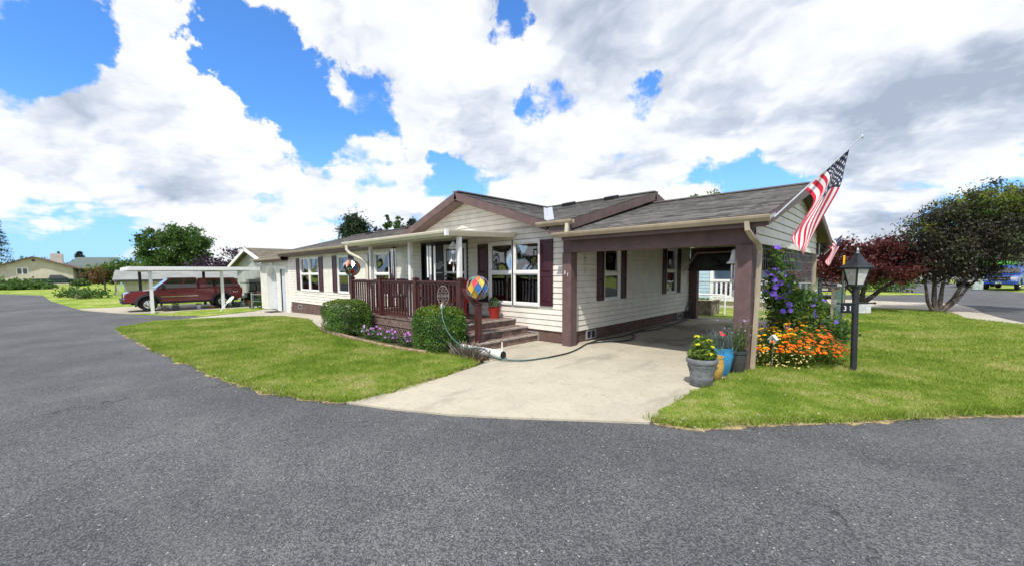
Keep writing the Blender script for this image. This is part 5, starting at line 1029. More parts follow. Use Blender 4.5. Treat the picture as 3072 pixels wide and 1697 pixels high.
def truck(name, label, cat, loc, rz, paint, hw=.99, L=(-3.05, 3.1), wheels=(-1.95, 2.02), wr=.40, topper=False, bed=True, cab=(1.62, .72, -.62, -.85), zb=1.27, zr=1.91, hood=(1.10, 1.22), flares=True, extras=None, rear_window=True, sc=1.0, group=None):
    t = T(name, label, cat, loc, rz, group); xr, xf = L; bot = .50; m = MB()
    ol = [(xr+.02, bot+.1)]+[(xr+.3, bot)]+arch_outline(bot, wheels, wr+.13, None)+[(xf-.12, bot), (xf-.02, bot+.06), (xf, hood[0]-.25), (xf-.03, hood[0]-.08), (xf-.18, hood[0]), (cab[0]+.05, hood[1]), (cab[0], zb), (xr, zb), (xr-.02, zb-.4)]
    Pl = lambda u, n, z: (u, n, z)
    m.prism(ol, Pl, -hw, hw); body = m.build('body', paint, t, bevel=.05, w=False)
    g = MB(); g.box(xr+.2, xf-.3, -hw+.34, hw-.34, .40, zb-.1); g.build('chassis', 'black', t, w=False)
    x0b, x0t, x1t, x1b = cab; wt = hw*.80; wb = hw*.965
    m = MB(); m.hexa([(x1b, -wb, zb-.01), (x0b, -wb, zb-.01), (x0b, wb, zb-.01), (x1b, wb, zb-.01), (x1t, -wt, zr), (x0t, -wt, zr), (x0t, wt, zr), (x1t, wt, zr)]); m.build('cab', paint, t, bevel=.06, w=False)
    def side(u, v, s):                        # u along the belt line (0 rear..1 front), v up
        a = Vector((x1b+(x0b-x1b)*u, s*wb, zb)); b = Vector((x1t+(x0t-x1t)*u, s*wt, zr)); return a.lerp(b, v)+Vector((0, s*.012, 0))
    for s in (-1, 1):
        for u0, u1, f in ((.05, .40, 0), (.46, .90, 1)):
            g = MB(); q = [side(u0, .06, s), side(u1+(.07 if f else 0), .06, s), side(u1, .86, s), side(u0+.01, .86, s)]; n = Vector((0, s*.006, .002)); g.hexa([p-n for p in q]+[p+n for p in q]); g.build('window', 'cglass', t, w=False)
        g = MB(); mx = x0b-.28; g.hexa([(mx-.10, s*(wb+.05), zb-.02), (mx+.06, s*(wb+.05), zb-.02), (mx+.06, s*(wb+.27), zb-.02), (mx-.10, s*(wb+.27), zb-.02), (mx-.10, s*(wb+.05), zb+.2), (mx+.04, s*(wb+.05), zb+.2), (mx+.04, s*(wb+.25), zb+.2), (mx-.10, s*(wb+.25), zb+.2)]); g.build('mirror', 'black', t, bevel=.03, w=False)
        g = MB(); ue = (x0b-.45, (x0b+x1b)/2-.05)
        for x in (x0b-.12, (x0b+x1b)/2+.1, x1b+.02): g.box(x-.008, x+.008, s*hw-.004, s*hw+.004, bot+.12, zb-.06)
        g.build('door_seam', 'black', t, w=False); g = MB(); g.box((x0b+x1b)/2+.16, (x0b+x1b)/2+.34, s*hw, s*hw+.03, zb-.24, zb-.17); g.build('door_handle', 'black', t, bevel=.01, w=False)
        g = MB(); g.box(x1b+.05, x0b-.16, s*hw, s*hw+.015, .80, .835); g.build('side_trim', 'chrome', t, w=False)
        g = MB(); g.box(wheels[0]+wr+.22, wheels[1]-wr-.2, s*hw-.16, s*hw-.02, .40, .49); g.build('running_board', 'flare', t, w=False)
        if flares:
            for x in wheels:
                g = MB(); k = 16; ri, ro = wr+.10, wr+.21; vs = []
                for i in range(k+1):
                    a = math.pi*(1.06-1.12*i/k); c_, s_ = math.cos(a), math.sin(a); vs += [(x+ri*c_, s*(hw-.02), .40+ri*s_), (x+ro*c_, s*(hw+.0), .40+ro*s_), (x+(ro-.01)*c_, s*(hw+.05), .40+(ro-.01)*s_), (x+ri*c_, s*(hw+.06), .40+ri*s_)]
                g.add(vs, [(4*i+j, 4*i+(j+1) % 4, 4*i+4+(j+1) % 4, 4*i+4+j) for i in range(k) for j in range(4)]+[(0, 1, 2, 3), (4*k+3, 4*k+2, 4*k+1, 4*k)]); g.build('fender_flare', 'flare', t, smooth=40, w=False)
        for x in wheels: wheel(t, x, s*(hw-.17), wr, .27, s)
        g = MB(); g.box(xf-.10, xf+.012, s*(hw-.42), s*(hw-.03), hood[0]-.28, hood[0]-.10); g.build('headlight', 'lampglass', t, bevel=.02, w=False, label=None)
        g = MB(); g.box(xf-.10, xf+.010, s*(hw-.38), s*(hw-.05), hood[0]-.40, hood[0]-.31); g.build('indicator', 'lampglass', t, w=False)
        g = MB(); g.box(xr-.035, xr+.05, s*(hw-.16), s*(hw+.006), .86, zb-.08); g.build('tail_light', 'tail', t, bevel=.01, w=False)
    for x, s in ((wheels[0], 0), (wheels[1], 0)): pass
    g = MB(); g.box(xf-.05, xf+.02, -(hw-.44), hw-.44, hood[0]-.40, hood[0]-.09); gr = g.build('grille', 'black', t, bevel=.02, w=False); g = MB(); g.box(xf+.02, xf+.04, -(hw-.46), hw-.46, hood[0]-.27, hood[0]-.22); g.box(xf+.021, xf+.05, -.09, .09, hood[0]-.285, hood[0]-.205); g.build('grille_bar', 'chrome', gr, bevel=.01, w=False)
    g = MB(); g.hexa([(xf-.25, -hw, .46), (xf+.10, -hw*.9, .46), (xf+.10, hw*.9, .46), (xf-.25, hw, .46), (xf-.25, -hw-.01, .74), (xf+.13, -hw*.88, .74), (xf+.13, hw*.88, .74), (xf-.25, hw+.01, .74)]); b = g.build('front_bumper', 'flare' if flares else paint, t, bevel=.04, w=False); g = MB(); g.box(xf+.10, xf+.135, -hw*.8, hw*.8, .62, .65); g.build('bumper_trim', 'chrome', b, w=False)
    g = MB(); g.box(xf+.125, xf+.14, -.16, .16, .49, .61); g.build('number_plate', 'whitef', b, w=False)
    g = MB(); g.box(xr-.16, xr+.02, -hw*.95, hw*.95, .52, .70); g.build('rear_bumper', 'chrome', t, bevel=.03, w=False)
    q = [Vector((x0b+.02, -wb*.9, zb+.03)), Vector((x0b+.02, wb*.9, zb+.03)), Vector((x0t+.02, wt*.9, zr-.06)), Vector((x0t+.02, -wt*.9, zr-.06))]; g = MB(); n = Vector((.012, 0, .012)); g.hexa([p-n*.3 for p in q]+[p+n for p in q]); g.build('windscreen', 'cglass', t, w=False)
    if not topper and bed:
        g = MB(); g.box(xr+.08, x1b-.06, -hw+.10, hw-.10, zb-.02, zb+.004); g.build('bed_liner', 'black', t, w=False)
    if topper:
        a0, a1 = xr+.01, x1b-.03; g = MB(); g.hexa([(a0, -hw*.97, zb), (a1, -hw*.97, zb), (a1, hw*.97, zb), (a0, hw*.97, zb), (a0+.32, -hw*.80, zr-.03), (a1+.0, -hw*.80, zr-.03), (a1+.0, hw*.80, zr-.03), (a0+.32, hw*.80, zr-.03)]); tp_ = g.build('canopy', paint, t, bevel=.07, w=False)
        for s in (-1, 1):
            sd3 = lambda u, v: Vector((a0+(a1-a0)*u+.32*v*(1-u), s*hw*.97, zb)).lerp(Vector((a0+.32+(a1-a0-.32)*u, s*hw*.80, zr-.03)), v)+Vector((0, s*.012, 0))
            q = [sd3(.12, .22), sd3(.80, .22), sd3(.80, .80), sd3(.16, .80)]; n = Vector((0, s*.008, 0)); g = MB(); g.hexa([p-n for p in q]+[p+n for p in q]); w_ = g.build('canopy_window', 'cglass', tp_, w=False)
            g = MB(); g.bar(sd3(.62, .22)+n*2, sd3(.62, .8)+n*2, .03, .01, up=(0, 1, 0)); g.bar(sd3(.12, .21)+n*2, sd3(.80, .21)+n*2, .02, .012, up=(0, 1, 0)); g.build('window_rail', 'black', tp_, w=False)
    t.scale = (sc, sc, sc); return t
gl = -.47
rt = truck('pickup_truck', 'maroon extended cab pickup with matching canopy parked under the white carport', 'pickup truck', (-32.4, 4.4, gl), R(-90), 'redcar', topper=True, L=(-2.8, 2.87), wheels=(-1.72, 1.84), cab=(1.45, .82, -.47, -.52))
textmesh('badge', '4x4', .2, lambda u, n, z: (-2.42-u, 1.0+n, .98+z*.8), 'white', rt, .004, w=False)
gtp = gp(230, 853); truck('pickup_truck', 'dark green pickup parked sideways before the beige house across the grass', 'pickup truck', (-113.5, -3.4, -.2), R(88), 'greencar', sc=1.0, flares=False)
truck('pickup_truck', 'bright blue pickup facing the road at the right edge', 'pickup truck', (6.62, 52.3, 0), R(-106), 'bluecar', L=(-2.9, 3.0), flares=False)
truck('off_road_car', 'silver grey jeep parked beside the blue pickup behind the purple tree', 'jeep', (5.35, 57.2, 0), R(-106), 'greycar', L=(-2.0, 2.0), wheels=(-1.2, 1.25), cab=(.75, .45, -1.85, -1.95), zb=1.15, zr=1.8, bed=False)
truck('parked_car', 'white car with its nose beside the beige house at the left edge', 'car', (-124, -11.6, -.2), R(80), 'whitecar', L=(-2.4, 2.3), wheels=(-1.4, 1.4), wr=.33, cab=(1.0, .2, -1.3, -2.0), zb=.95, zr=1.45, hood=(.85, .95), bed=False, flares=False)
truck('parked_car', 'charcoal estate car parked behind the wire fence and maple', 'car', (-3.3, 31.2, 0), R(-82), 'darkcar', L=(-2.3, 2.3), wheels=(-1.4, 1.4), wr=.36, cab=(1.0, .3, -2.0, -2.25), zb=1.05, zr=1.65, hood=(.95, 1.03), bed=False, flares=False)
truck('parked_car', 'small white sedan glimpsed through the purple tree trunks', 'car', (2.6, 70.5, 0), R(-160), 'whitecar', L=(-2.3, 2.3), wheels=(-1.4, 1.4), wr=.33, cab=(1.0, .3, -1.1, -1.9), zb=.95, zr=1.45, hood=(.85, .95), bed=False, flares=False)
kay = MB(); kay.tube([(5.1, 57.5, 2.05), (5.6, 57.2, 2.1), (6.9, 56.6, 2.1), (7.6, 56.3, 2.02)], [.05, .3, .3, .05], 10); kay.build('kayak', mat('lime_plastic', (.12, .55, .06), .4), None, smooth=60, label='lime green kayak showing above the blue pickup', cat='kayak')
m = MB(); m.box(4.45, 5.0, 49.2, 49.7, 0, .85); m.box(4.42, 5.03, 49.17, 49.73, .85, .92); m.build('utility_box', mat('pale_green_steel', (.42, .50, .44), .5), None, bevel=.02, label='pale green utility box on the verge left of the parked jeep', cat='utility box')

# ---------------------------------------------------------------- neighbours on the left
wc_ = T('white_carport', 'flat white metal carport on slim posts over the maroon pickup', 'carport', (-33, 5, gl)); WX, WY0, WY1, WZ = -30.0, 1.75, 9.0, 1.90
m = MB(); m.box(-36.6, WX, WY0, WY1, WZ+.06, WZ+.10)
for i in range(24): m.box(-36.6, WX, WY0+.04+i*.30, WY0+.10+i*.30, WZ+.02, WZ+.06)
m.build('roof_panel', 'white', wc_); m = MB(); m.box(WX, WX+.04, WY0, WY1, WZ-.03, WZ+.17); m.box(-36.6, WX, WY0-.04, WY0, WZ-.03, WZ+.17); m.box(-36.64, -36.6, WY0, WY1, WZ-.03, WZ+.17); m.build('fascia', 'white', wc_)
for x, y in ((-30.35, 2.62), (-30.45, 5.95), (-36.2, 2.6), (-36.2, 6.0)): m = MB(); m.box(x-.075, x+.075, y-.075, y+.075, gl-.05, WZ+.02); m.build('post', 'white' if x > -35 else 'flare', wc_)
m = MB(); m.box(-36.3, -30.2, 2.55, 2.68, WZ-.10, WZ+.02); m.box(-36.3, -30.2, 5.9, 6.02, WZ-.10, WZ+.02); m.build('beam', 'white', wc_)
nb = T('neighbour_house', 'white gabled house with tan roof behind the white carport', 'house', (-37.4, 14, gl))
Pn = lambda u, n, z: (u, 9.4+n, z); m = MB(); m.prism([(-42.2, -.6), (-32.6, -.6), (-32.6, 2.40), (-37.4, 3.55), (-42.2, 2.40)], Pn, 0, .1); m.build('gable_wall', 'grey_h', nb)
m = MB(); m.box(-42.2, -42.1, 9.5, 21, -.6, 2.4); m.box(-32.7, -32.6, 9.5, 21, -.6, 2.4); m.build('side_wall', 'siding_w', nb)
P1n = slope((-31.9, 8.9, 2.32), (0, 1, 0), (-5.5, 0, 1.36)); P2n = slope((-42.9, 8.9, 2.32), (0, 1, 0), (5.5, 0, 1.36)); m = MB()
for P_ in (P1n, P2n): courses(m, P_, 5.66, lambda s: (0, 12))
m.build('roof', 'shingle2', nb, fix=False); m = MB()
for sg, P_ in ((1, P1n), (-1, P2n)): m.bar(P_(-.03, 0, -.12), P_(-.03, 5.7, -.12), .06, .24, up=(sg*.24, 0, .97))
m.build('bargeboard', 'white', nb)
fr = T('fridge', 'white upright fridge standing under the white carport by the house wall', 'fridge', (-35.6, 8.95, gl)); m = MB(); m.box(-.42, .42, -.35, .35, .04, 1.72); m.build('cabinet', 'white', fr, w=False, bevel=.03); m = MB(); m.box(-.42, .42, -.40, -.355, .62, 1.71); m.box(-.42, .42, -.40, -.355, .06, .6); m.build('door', 'white', fr, w=False, bevel=.02); m = MB(); m.box(.30, .33, -.43, -.40, .75, 1.2); m.build('handle', 'chrome', fr, w=False)
def sm_pot(label, px, r, h, mt, lf, n, fh, dz=0, fl=None):
    p = gp(*px); t = T('potted_plant', label, 'potted plant', p); t.scale = (.62, .62, .62); m = MB(); m.lathe([(r*.72, 0), (r*.95, h*.85), (r*1.05, h*.86), (r*1.05, h), (r*.9, h), (r*.88, h*.85), (0, h*.85)], 18); m.build('pot', mt, t, smooth=40, w=False)
    if lf: npmesh('foliage', leafv(inball(n)*np.array([r*1.1, r*1.1, fh/2])+np.array([0, 0, h+fh*.4]), .09, .5), 4, lf, t, w=False)
    if fl: npmesh('blossoms', leafv(inball(30)*np.array([r, r, .06])+np.array([0, 0, h+fh*.8]), .10, .9, 1), 4, fl, t, w=False)
sm_pot('low stone bowl of greens by the front white carport post', (495, 929), .30, .26, 'pot_stone', 'leafg', 90, .3)
sm_pot('tall charcoal pot with a leafy round bush beside the pickup door', (528, 930), .29, .44, 'pot_dark', 'leafy', 200, .4)
sm_pot('white bucket with yellow flowers by the pickup', (597, 924), .22, .38, 'pot_white', 'leafg', 50, .14, 0, 'yellowf')
sm_pot('small low terracotta bowl in the row of pots', (637, 922), .23, .20, 'pot_terra', None, 0, 0)
sm_pot('small dark violet pot at the foot of the second white carport post', (664, 919), .18, .18, 'pot_dark', 'plum', 40, .12)
sm_pot('wide black tub with tall stems by the rear wheel of the pickup', (708, 919), .40, .50, 'pot_dark', 'leafy', 120, .5)
sm_pot('square terracotta pot near the wire rack', (746, 914), .34, .52, 'pot_terra', 'leafy', 60, .2)
sm_pot('black nursery pot with dark leaves beside the steel gate post', (755, 922), .26, .36, 'pot_dark', 'leafg', 90, .3)
p = gp(726, 916); wcn = T('watering_can', 'pale green watering can between the black tub and terracotta pot', 'watering can', p); m = MB(); m.lathe([(.15, 0), (.16, .02), (.13, .30), (.10, .32), (0, .32)], 16); m.build('body', mat('mint_plastic', (.38, .58, .50), .5), wcn, w=False, smooth=50); m = MB(); m.tube([(.12, 0, .08), (.25, .02, .25), (.34, .03, .42)], [.03, .02, .03], 8); m.build('spout', 'pot_white', wcn, w=False); m = MB(); m.tube([(-.10, 0, .08), (-.24, 0, .2), (-.18, 0, .38), (0, 0, .38)], .012, 6); m.build('handle', 'pot_white', wcn, w=False)
p = gp(660, 933); pdl = T('garden_paddle', 'pale green paddle shaped yard stake leaning before the second white post', 'yard ornament', p); m = MB(); m.tube([(0, 0, -.03), (.05, .35, .45)], .025, 8); m.build('shaft', 'pot_white', pdl, w=False); m = MB(); m.prism([(-.05, 0), (.05, 0), (.13, .15), (.14, .40), (.06, .52), (-.06, .52), (-.12, .38), (-.11, .15)], lambda u, n, z: (.05+u*.8+z*.1, .35+u*.6+z*.55, .45+z*.72+n), -.012, .012); m.build('blade', mat('pale_mint', (.55, .68, .58), .5), pdl, w=False)
p = gp(757, 925); gt = T('garden_gate', 'low grey steel rail gate beside the garage wing', 'gate', p); m = MB(); m.cyl((0, 0, -.05), (0, 0, 1.0), .045, n=10); m.build('post', 'steel', gt, w=False); m = MB(); m.cyl((0, 0, .86), (1.5, 1.0, .86), .022, n=8); m.cyl((0, 0, .45), (1.5, 1.0, .45), .012, n=6); m.cyl((0, 0, .98), (-.85, .3, .98), .012, n=6); m.cyl((0, 0, .45), (-.85, .3, .45), .012, n=6); m.cyl((-.85, .3, .1), (-.85, .3, .98), .012, n=6); m.build('rails', 'steel', gt, w=False)
bn = T('storage_bin', 'blue plastic storage bin behind the steel rail gate', 'bin', gp(777, 912)); m = MB(); m.box(-.45, .45, -.3, .3, 0, .5); m.build('tub', mat('blue_plastic', (.03, .10, .32), .5), bn, w=False, bevel=.03); m = MB(); m.box(-.48, .48, -.33, .33, .5, .56); m.build('lid', 'flare', bn, w=False)
bx = MB(); q = gp(777, 912); bx.box(q.x-.4, q.x+.35, q.y-.2, q.y+.3, q.z+.57, q.z+.90); bx.build('wooden_crate', 'edging', None, label='brown crate resting on the blue storage bin', cat='crate')
sh = T('shrub', 'small leafy shrub growing between the gate and the garage wing', 'shrub', gp(785, 922)); npmesh('foliage', leafv(inball(260)*np.array([.5, .4, .4])+np.array([0, 0, .35]), .16, .35), 4, 'leafg', sh, w=False)
mw = T('riding_mower', 'black riding mower parked behind the maroon pickup', 'mower', (-34.6, 8.55, gl)); m = MB(); m.box(-.45, .45, -.4, .6, .25, .75); m.build('body', 'black', mw, w=False, bevel=.06); m = MB(); m.box(-.25, .25, -.2, .25, .8, .9); m.box(-.25, .25, .2, .3, .9, 1.3); m.build('seat', 'black', mw, w=False, bevel=.04); m = MB(); m.box(-.5, .5, -.6, .5, 1.45, 1.5); m.cyl((-.4, .4, .7), (-.4, .4, 1.46), .02); m.cyl((.4, .4, .7), (.4, .4, 1.46), .02); m.build('canopy', 'black', mw, w=False)
for x in (-.42, .42):
    for y in (-.4, .45): m = MB(); m.cyl((x-.08, y, .22), (x+.08, y, .22), .22, n=16); m.build('wheel', 'rubber', mw, w=False)
# low grey-roofed home beyond the pickup
lh = T('long_low_home', 'long beige home with pale grey metal roof beyond the maroon pickup', 'house', (-58, 14, -.5))
A0 = gp(316, 868); q0 = atD(338, 838, 41); q0.z = -.6; ux = Vector((.10, .995, 0)); uy = Vector((-.995, .10, 0)); PL = lambda u, n, z: q0+ux*u+uy*n+Vector((0, 0, z))
m = MB(); m.hexa([PL(.8, 0, 0), PL(40, 0, 0), PL(40, 7, 0), PL(.8, 7, 0), PL(.8, 0, 1.75), PL(40, 0, 1.75), PL(40, 7, 1.75), PL(.8, 7, 1.75)]); m.build('wall', 'beige', lh)
m = MB(); m.add([PL(0, -.6, 1.75), PL(41, -.6, 1.75), PL(41, 3.5, 2.75), PL(0, 3.5, 2.75), PL(41, 7.6, 1.75), PL(0, 7.6, 1.75)], [(0, 1, 2, 3), (3, 2, 4, 5)]); m.add([PL(0, -.6, 1.70), PL(41, -.6, 1.70), PL(41, 3.5, 2.70), PL(0, 3.5, 2.70), PL(41, 7.6, 1.70), PL(0, 7.6, 1.70)], [(3, 2, 1, 0), (5, 4, 2, 3)]); m.build('roof', 'roof_grey', lh)
m = MB(); m.bar(PL(0, -.62, 1.66), PL(41, -.62, 1.66), .05, .18); m.build('fascia', 'flare', lh); m = MB(); m.add([PL(.02, -.4, 1.70), PL(.02, 7.4, 1.70), PL(.02, 3.5, 2.66)], [(0, 1, 2)]); m.build('gable', 'beige', lh)
for u in (10, 11, 12, 13, 14, 16.5, 17.4): m = MB(); m.hexa([PL(u+a, -.05+b, z) for z in (.7, 1.5) for a, b in ((0, 0), (.5, 0), (.5, .1), (0, .1))]); m.build('window', 'cglass', lh)
m = MB(); m.hexa([PL(u+a, -.06+b, z) for u in (2.5,) for z in (.0, 1.5) for a, b in ((0, 0), (2.4, 0), (2.4, .1), (0, .1))]); m.build('garage_door', 'beige', lh)
for px, l, h, mt in (((317, 882), 'dark brown steel yard post left of the maroon pickup', 1.5, 'bark_d'), ((349, 884), 'pale timber yard post beside the dark brown post', 1.4, 'timber')):
    p = gp(*px); m = MB(); m.box(p.x-.07, p.x+.07, p.y-.07, p.y+.07, p.z-.05, p.z+h); m.box(p.x-.12, p.x+.12, p.y-.12, p.y+.12, p.z+h-.06, p.z+h); m.build('yard_post', mt, None, label=l, cat='post')
p = gp(367, 884); st_ = T('step_ladder', 'pale blue folding step ladder on the grass left of the pickup bonnet', 'ladder', p); m = MB()
for s in (-.3, .3): m.bar((s, -.45, 0), (s*.7, 0, 1.25), .06, .04, up=(1, 0, 0)); m.bar((s, .45, 0), (s*.7, 0, 1.25), .05, .04, up=(1, 0, 0))
for k in range(4): f = (k+1)/5; m.box(-.3+.08*f, .3-.08*f, -.45*(1-f)-.05, -.45*(1-f)+.05, 1.25*f-.02, 1.25*f+.02)
m.build('frame', mat('pale_blue_ladder', (.35, .52, .62), .5), st_, w=False)
p = gp(242, 893); m = MB(); rr = random.Random(3)
bmq = bmesh.new(); bmesh.ops.create_icosphere(bmq, subdivisions=3, radius=1)
for v in bmq.verts: v.co = Vector((v.co.x*1.2, v.co.y*.9, max(-.2, v.co.z*.7)))*.42*(1+.16*math.sin(v.co.x*5+1)*math.cos(v.co.y*4+v.co.z*3))
m.add([tuple(v.co+p+Vector((0, 0, .1))) for v in bmq.verts], [tuple(v.index for v in f.verts) for f in bmq.faces]); bmq.free(); m.build('boulder', 'timber', None, smooth=30, label='tan boulder lying in the grass at the bend of the road', cat='rock')
def shrub(name, label, base, r, h, lm, n, leaf, cat='shrub', group=None, clump=.16):
    t = T(name, label, cat, base, 0, group); b = [(base[0], base[1], base[2]+h*.48, r, r*.9, h*.52)]; c = crown(b, 26, n, r*clump+.05, .5); c = c[c[:, 2] > base[2]]; npmesh('foliage', leafv(c, leaf, .6, .25), 4, lm, t)
    m = MB(); m.tube([Vector(base)-Vector((0, 0, .1)), Vector(base)+Vector((0, 0, h*.4)), Vector(base)+Vector((r*.2, 0, h*.75))], [.06*h, .04*h, .01*h], 6); m.build('stem', 'bark_d', t); return t
shrub('shrub', 'low green weeds growing round the tan boulder', gp(226, 889), 1.3, .75, 'leafg', 900, .20); shrub('shrub', 'flat green shrub to the right of the tan boulder', gp(270, 892), 1.4, .6, 'leafg', 900, .20)
# weed bank and the far beige house
for i, (x, y, r, h) in enumerate(((4, 866, 3.4, .5), (26, 866, 3.0, .45), (50, 866, 3.0, .42), (74, 865, 2.6, .36), (96, 865, 2.4, .25), (240, 856, 1.2, .8))):
    shrub('weed_bank', 'rough green weeds along the far grass bank before the beige house', gp(x, y), r, h, 'leafg', 1500, .42, 'weeds', 'weed clumps along the far bank')
fh = T('far_house', 'large beige stucco house with low gable and chimney across the grass', 'house', (-140, -6, -.2))
b0 = Vector((-127.9, -1.3, -.35)); ub = Vector((-1, .075, 0)).normalized(); ua = Vector((-.10, -.995, 0)).normalized()
PH = lambda u, n, z: b0+ua*u+ub*n+Vector((0, 0, z))
m = MB(); m.prism([(0, 0), (10.4, 0), (10.4, 3.75), (5.4, 5.65), (0, 3.75)], PH, 0, .3); m.build('gable_wall', 'beige', fh); m = MB(); m.hexa([PH(a, n, z) for z in (0, 3.9) for a, n in ((0, .3), (.3, .3), (.3, 22), (0, 22))]); m.build('side_wall', 'beige', fh)
m = MB()
for (u0, z0), (u1, z1) in (((-1.1, 3.45), (5.4, 5.85)), ((11.6, 3.45), (5.4, 5.85))): m.hexa([PH(u0, -.8, z0-.22), PH(u1, -.8, z1-.22), PH(u1, 22, z1-.22), PH(u0, 22, z0-.22), PH(u0, -.8, z0), PH(u1, -.8, z1), PH(u1, 22, z1), PH(u0, 22, z0)])
m.build('roof', 'brown', fh); m = MB(); m.hexa([PH(a, n, z) for z in (4.0, 6.6) for a, n in ((1.6, 3), (3.4, 3), (3.4, 4.5), (1.6, 4.5))]); m.build('chimney', 'beige', fh); m = MB(); m.cyl(PH(2.2, 3.7, 6.6), PH(2.2, 3.7, 7.1), .2); m.build('chimney_cowl', 'black', fh)
for u, n_ in ((6.35, 0), (7.1, 0)): m = MB(); m.hexa([PH(u+a, -.06+b, z) for z in (2.3, 3.4) for a, b in ((0, 0), (.55, 0), (.55, .1), (0, .1))]); m.build('window', 'cglass', fh)
m = MB(); m.hexa([PH(a, -.04+b, z) for z in (2.15, 3.55) for a, b in ((6.2, 0), (7.8, 0), (7.8, .03), (6.2, .03))]); m.build('window_frame', 'white', fh); m = MB(); m.hexa([PH(a, -.05+b, z) for z in (4.8, 5.25) for a, b in ((5.2, 0), (5.6, 0), (5.6, .1), (5.2, .1))]); m.build('gable_vent', 'brown', fh)
gh = T('grey_house', 'grey house with green roof behind the beige house chimney', 'house', atD(262, 850, 100)); q = Vector(ORG[gh.name]); aa = Vector((.55, .83, 0)); bb = Vector((-.83, .55, 0)); PG_ = lambda u, n, z: q+aa*u+bb*n+Vector((0, 0, z))
m = MB(); m.hexa([PG_(a, n, z) for z in (-.5, 3.6) for a, n in ((-3.5, 0), (4.0, 0), (4.0, 8), (-3.5, 8))]); m.build('wall', 'grey_h', gh); m = MB(); m.hexa([PG_(-4.2, -.8, 3.5), PG_(4.8, -.8, 3.5), PG_(4.4, 4, 6.2), PG_(-4.2, 4, 6.2), PG_(-4.2, -.8, 3.75), PG_(4.8, -.8, 3.75), PG_(4.4, 4, 6.5), PG_(-4.2, 4, 6.5)]); m.build('roof', mat('green_shingle', (.11, .14, .13), .9), gh); m = MB(); m.hexa([PG_(a, n, z) for z in (3.45, 3.8) for a, n in ((-4.2, -.9), (4.8, -.9), (4.8, -.8), (-4.2, -.8))]); m.build('fascia', 'white', gh)
shrub('shrub', 'bronze leaved round shrub in front of the grey house', gp(252, 850)+Vector((6, 2, 0)), 2.4, 3.0, 'brownleaf', 1200, .4)
# ---------------------------------------------------------------- neighbour behind the carport
bl = T('blue_house', 'pale blue home with white porch rail seen through the carport', 'house', (-5, 20.5, 0)); PB_ = lambda u, n, z: (u, 20.3-n, z)
m = MB(); siding(m, PB_, .35, 2.7, lambda z: (-9.5, -6.30), h=.16, gr=.006); siding(m, lambda u, n, z: (u, 21.6-n, z), .35, 2.7, lambda z: (-6.30, -2.3), h=.16, gr=.006); m.build('wall', 'blue_h', bl); m = MB(); m.box(-6.34, -6.30, 20.36, 21.6, .35, 2.7); m.build('return_wall', 'blue_h', bl)
for q in ((-6.36, -6.22), (-3.75, -3.63), (-2.42, -2.3)): m = MB(); m.box(q[0], q[1], 20.2, 20.32, .2, 2.7); m.build('porch_post', 'white', bl)
m = MB(); m.box(-8.8, -2.1, 19.9, 26, 2.7, 2.85); m.build('roof', 'shingle', bl); m = MB(); m.box(-6.22, -2.3, 20.2, 21.6, .26, .40); m.build('porch_floor', 'pot_white', bl)
m = MB(); m.box(-6.22, -2.3, 20.22, 20.28, 1.15, 1.24); m.box(-6.22, -2.3, 20.22, 20.28, .42, .52)
for i in range(19): x = -6.12+i*.2; m.box(x, x+.09, 20.235, 20.265, .52, 1.15)
m.build('porch_railing', 'white', bl); m = MB(); m.box(-6.2, -2.3, 20.55, 20.57, .40, 1.2); m.build('privacy_screen', mat('violet_fabric', (.045, .03, .10), .9), bl); m = MB(); m.box(-8.5, -2.3, 20.33, 20.4, -.05, .35); m.build('skirting', 'beige', bl)
m = MB(); m.box(-3.6, -2.7, 21.5, 21.56, .5, 2.3); m.build('door', 'flare', bl)
pl = T('raised_planter', 'weathered board planter box on the grass behind the carport', 'planter', (-5.75, 16.9, -.08)); pl.scale = (1, 1, .9); m = MB()
for k in range(7): m.box(-.8+k*.21, -.8+k*.21+.2, -.55, -.51, 0, .62)
for k in range(5): m.box(.62, .66, -.51+k*.2, -.51+k*.2+.19, 0, .62)
m.build('boards', 'timber', pl, w=False); m = MB(); m.box(-.84, .70, -.59, -.50, .62, .66); m.box(.58, .70, -.5, .5, .62, .66); m.build('cap', 'timber', pl, w=False); npmesh('foliage', leafv(rng.uniform(-1, 1, (120, 3))*np.array([.6, .4, .07])+np.array([-.1, 0, .68]), .08, .5), 4, 'leafg', pl, w=False)
cf = T('chain_link_fence', 'grey chain link fence with steel rail behind the carport', 'fence', (-4.3, 18.3, 0)); m = MB()
for x in (-6.5, -4.55, -2.6): m = MB(); m.cyl((x, 18.3, -.05), (x, 18.3, 1.18), .03, n=8); m.build('post', 'steel', cf)
m = MB(); m.cyl((-6.5, 18.3, 1.16), (-2.2, 18.3, 1.16), .022, n=8)
for k in range(35): x = -6.5+k*.12; m.cyl((x, 18.3, .05), (min(x+.9, -2.2), 18.3, .05+min(1.1, (min(x+.9, -2.2)-x)*1.22)), .003, n=4); m.cyl((x, 18.305, 1.15), (min(x+.9, -2.2), 18.305, 1.15-min(1.1, (min(x+.9, -2.2)-x)*1.22)), .003, n=4)
m.build('mesh', 'steel', cf)
pf = MB(); pf.tube([(-6.1, 16.6, .72), (-4.75, 16.75, .72), (-4.72, 16.76, .70), (-4.72, 16.76, -.03)], .025, 8); pf.tube([(-6.1, 16.6, .72), (-6.1, 16.6, -.03)], .025, 8); pf.build('pipe_rail', 'white', None, smooth=50, label='white pipe rail standing before the board planter', cat='rail')
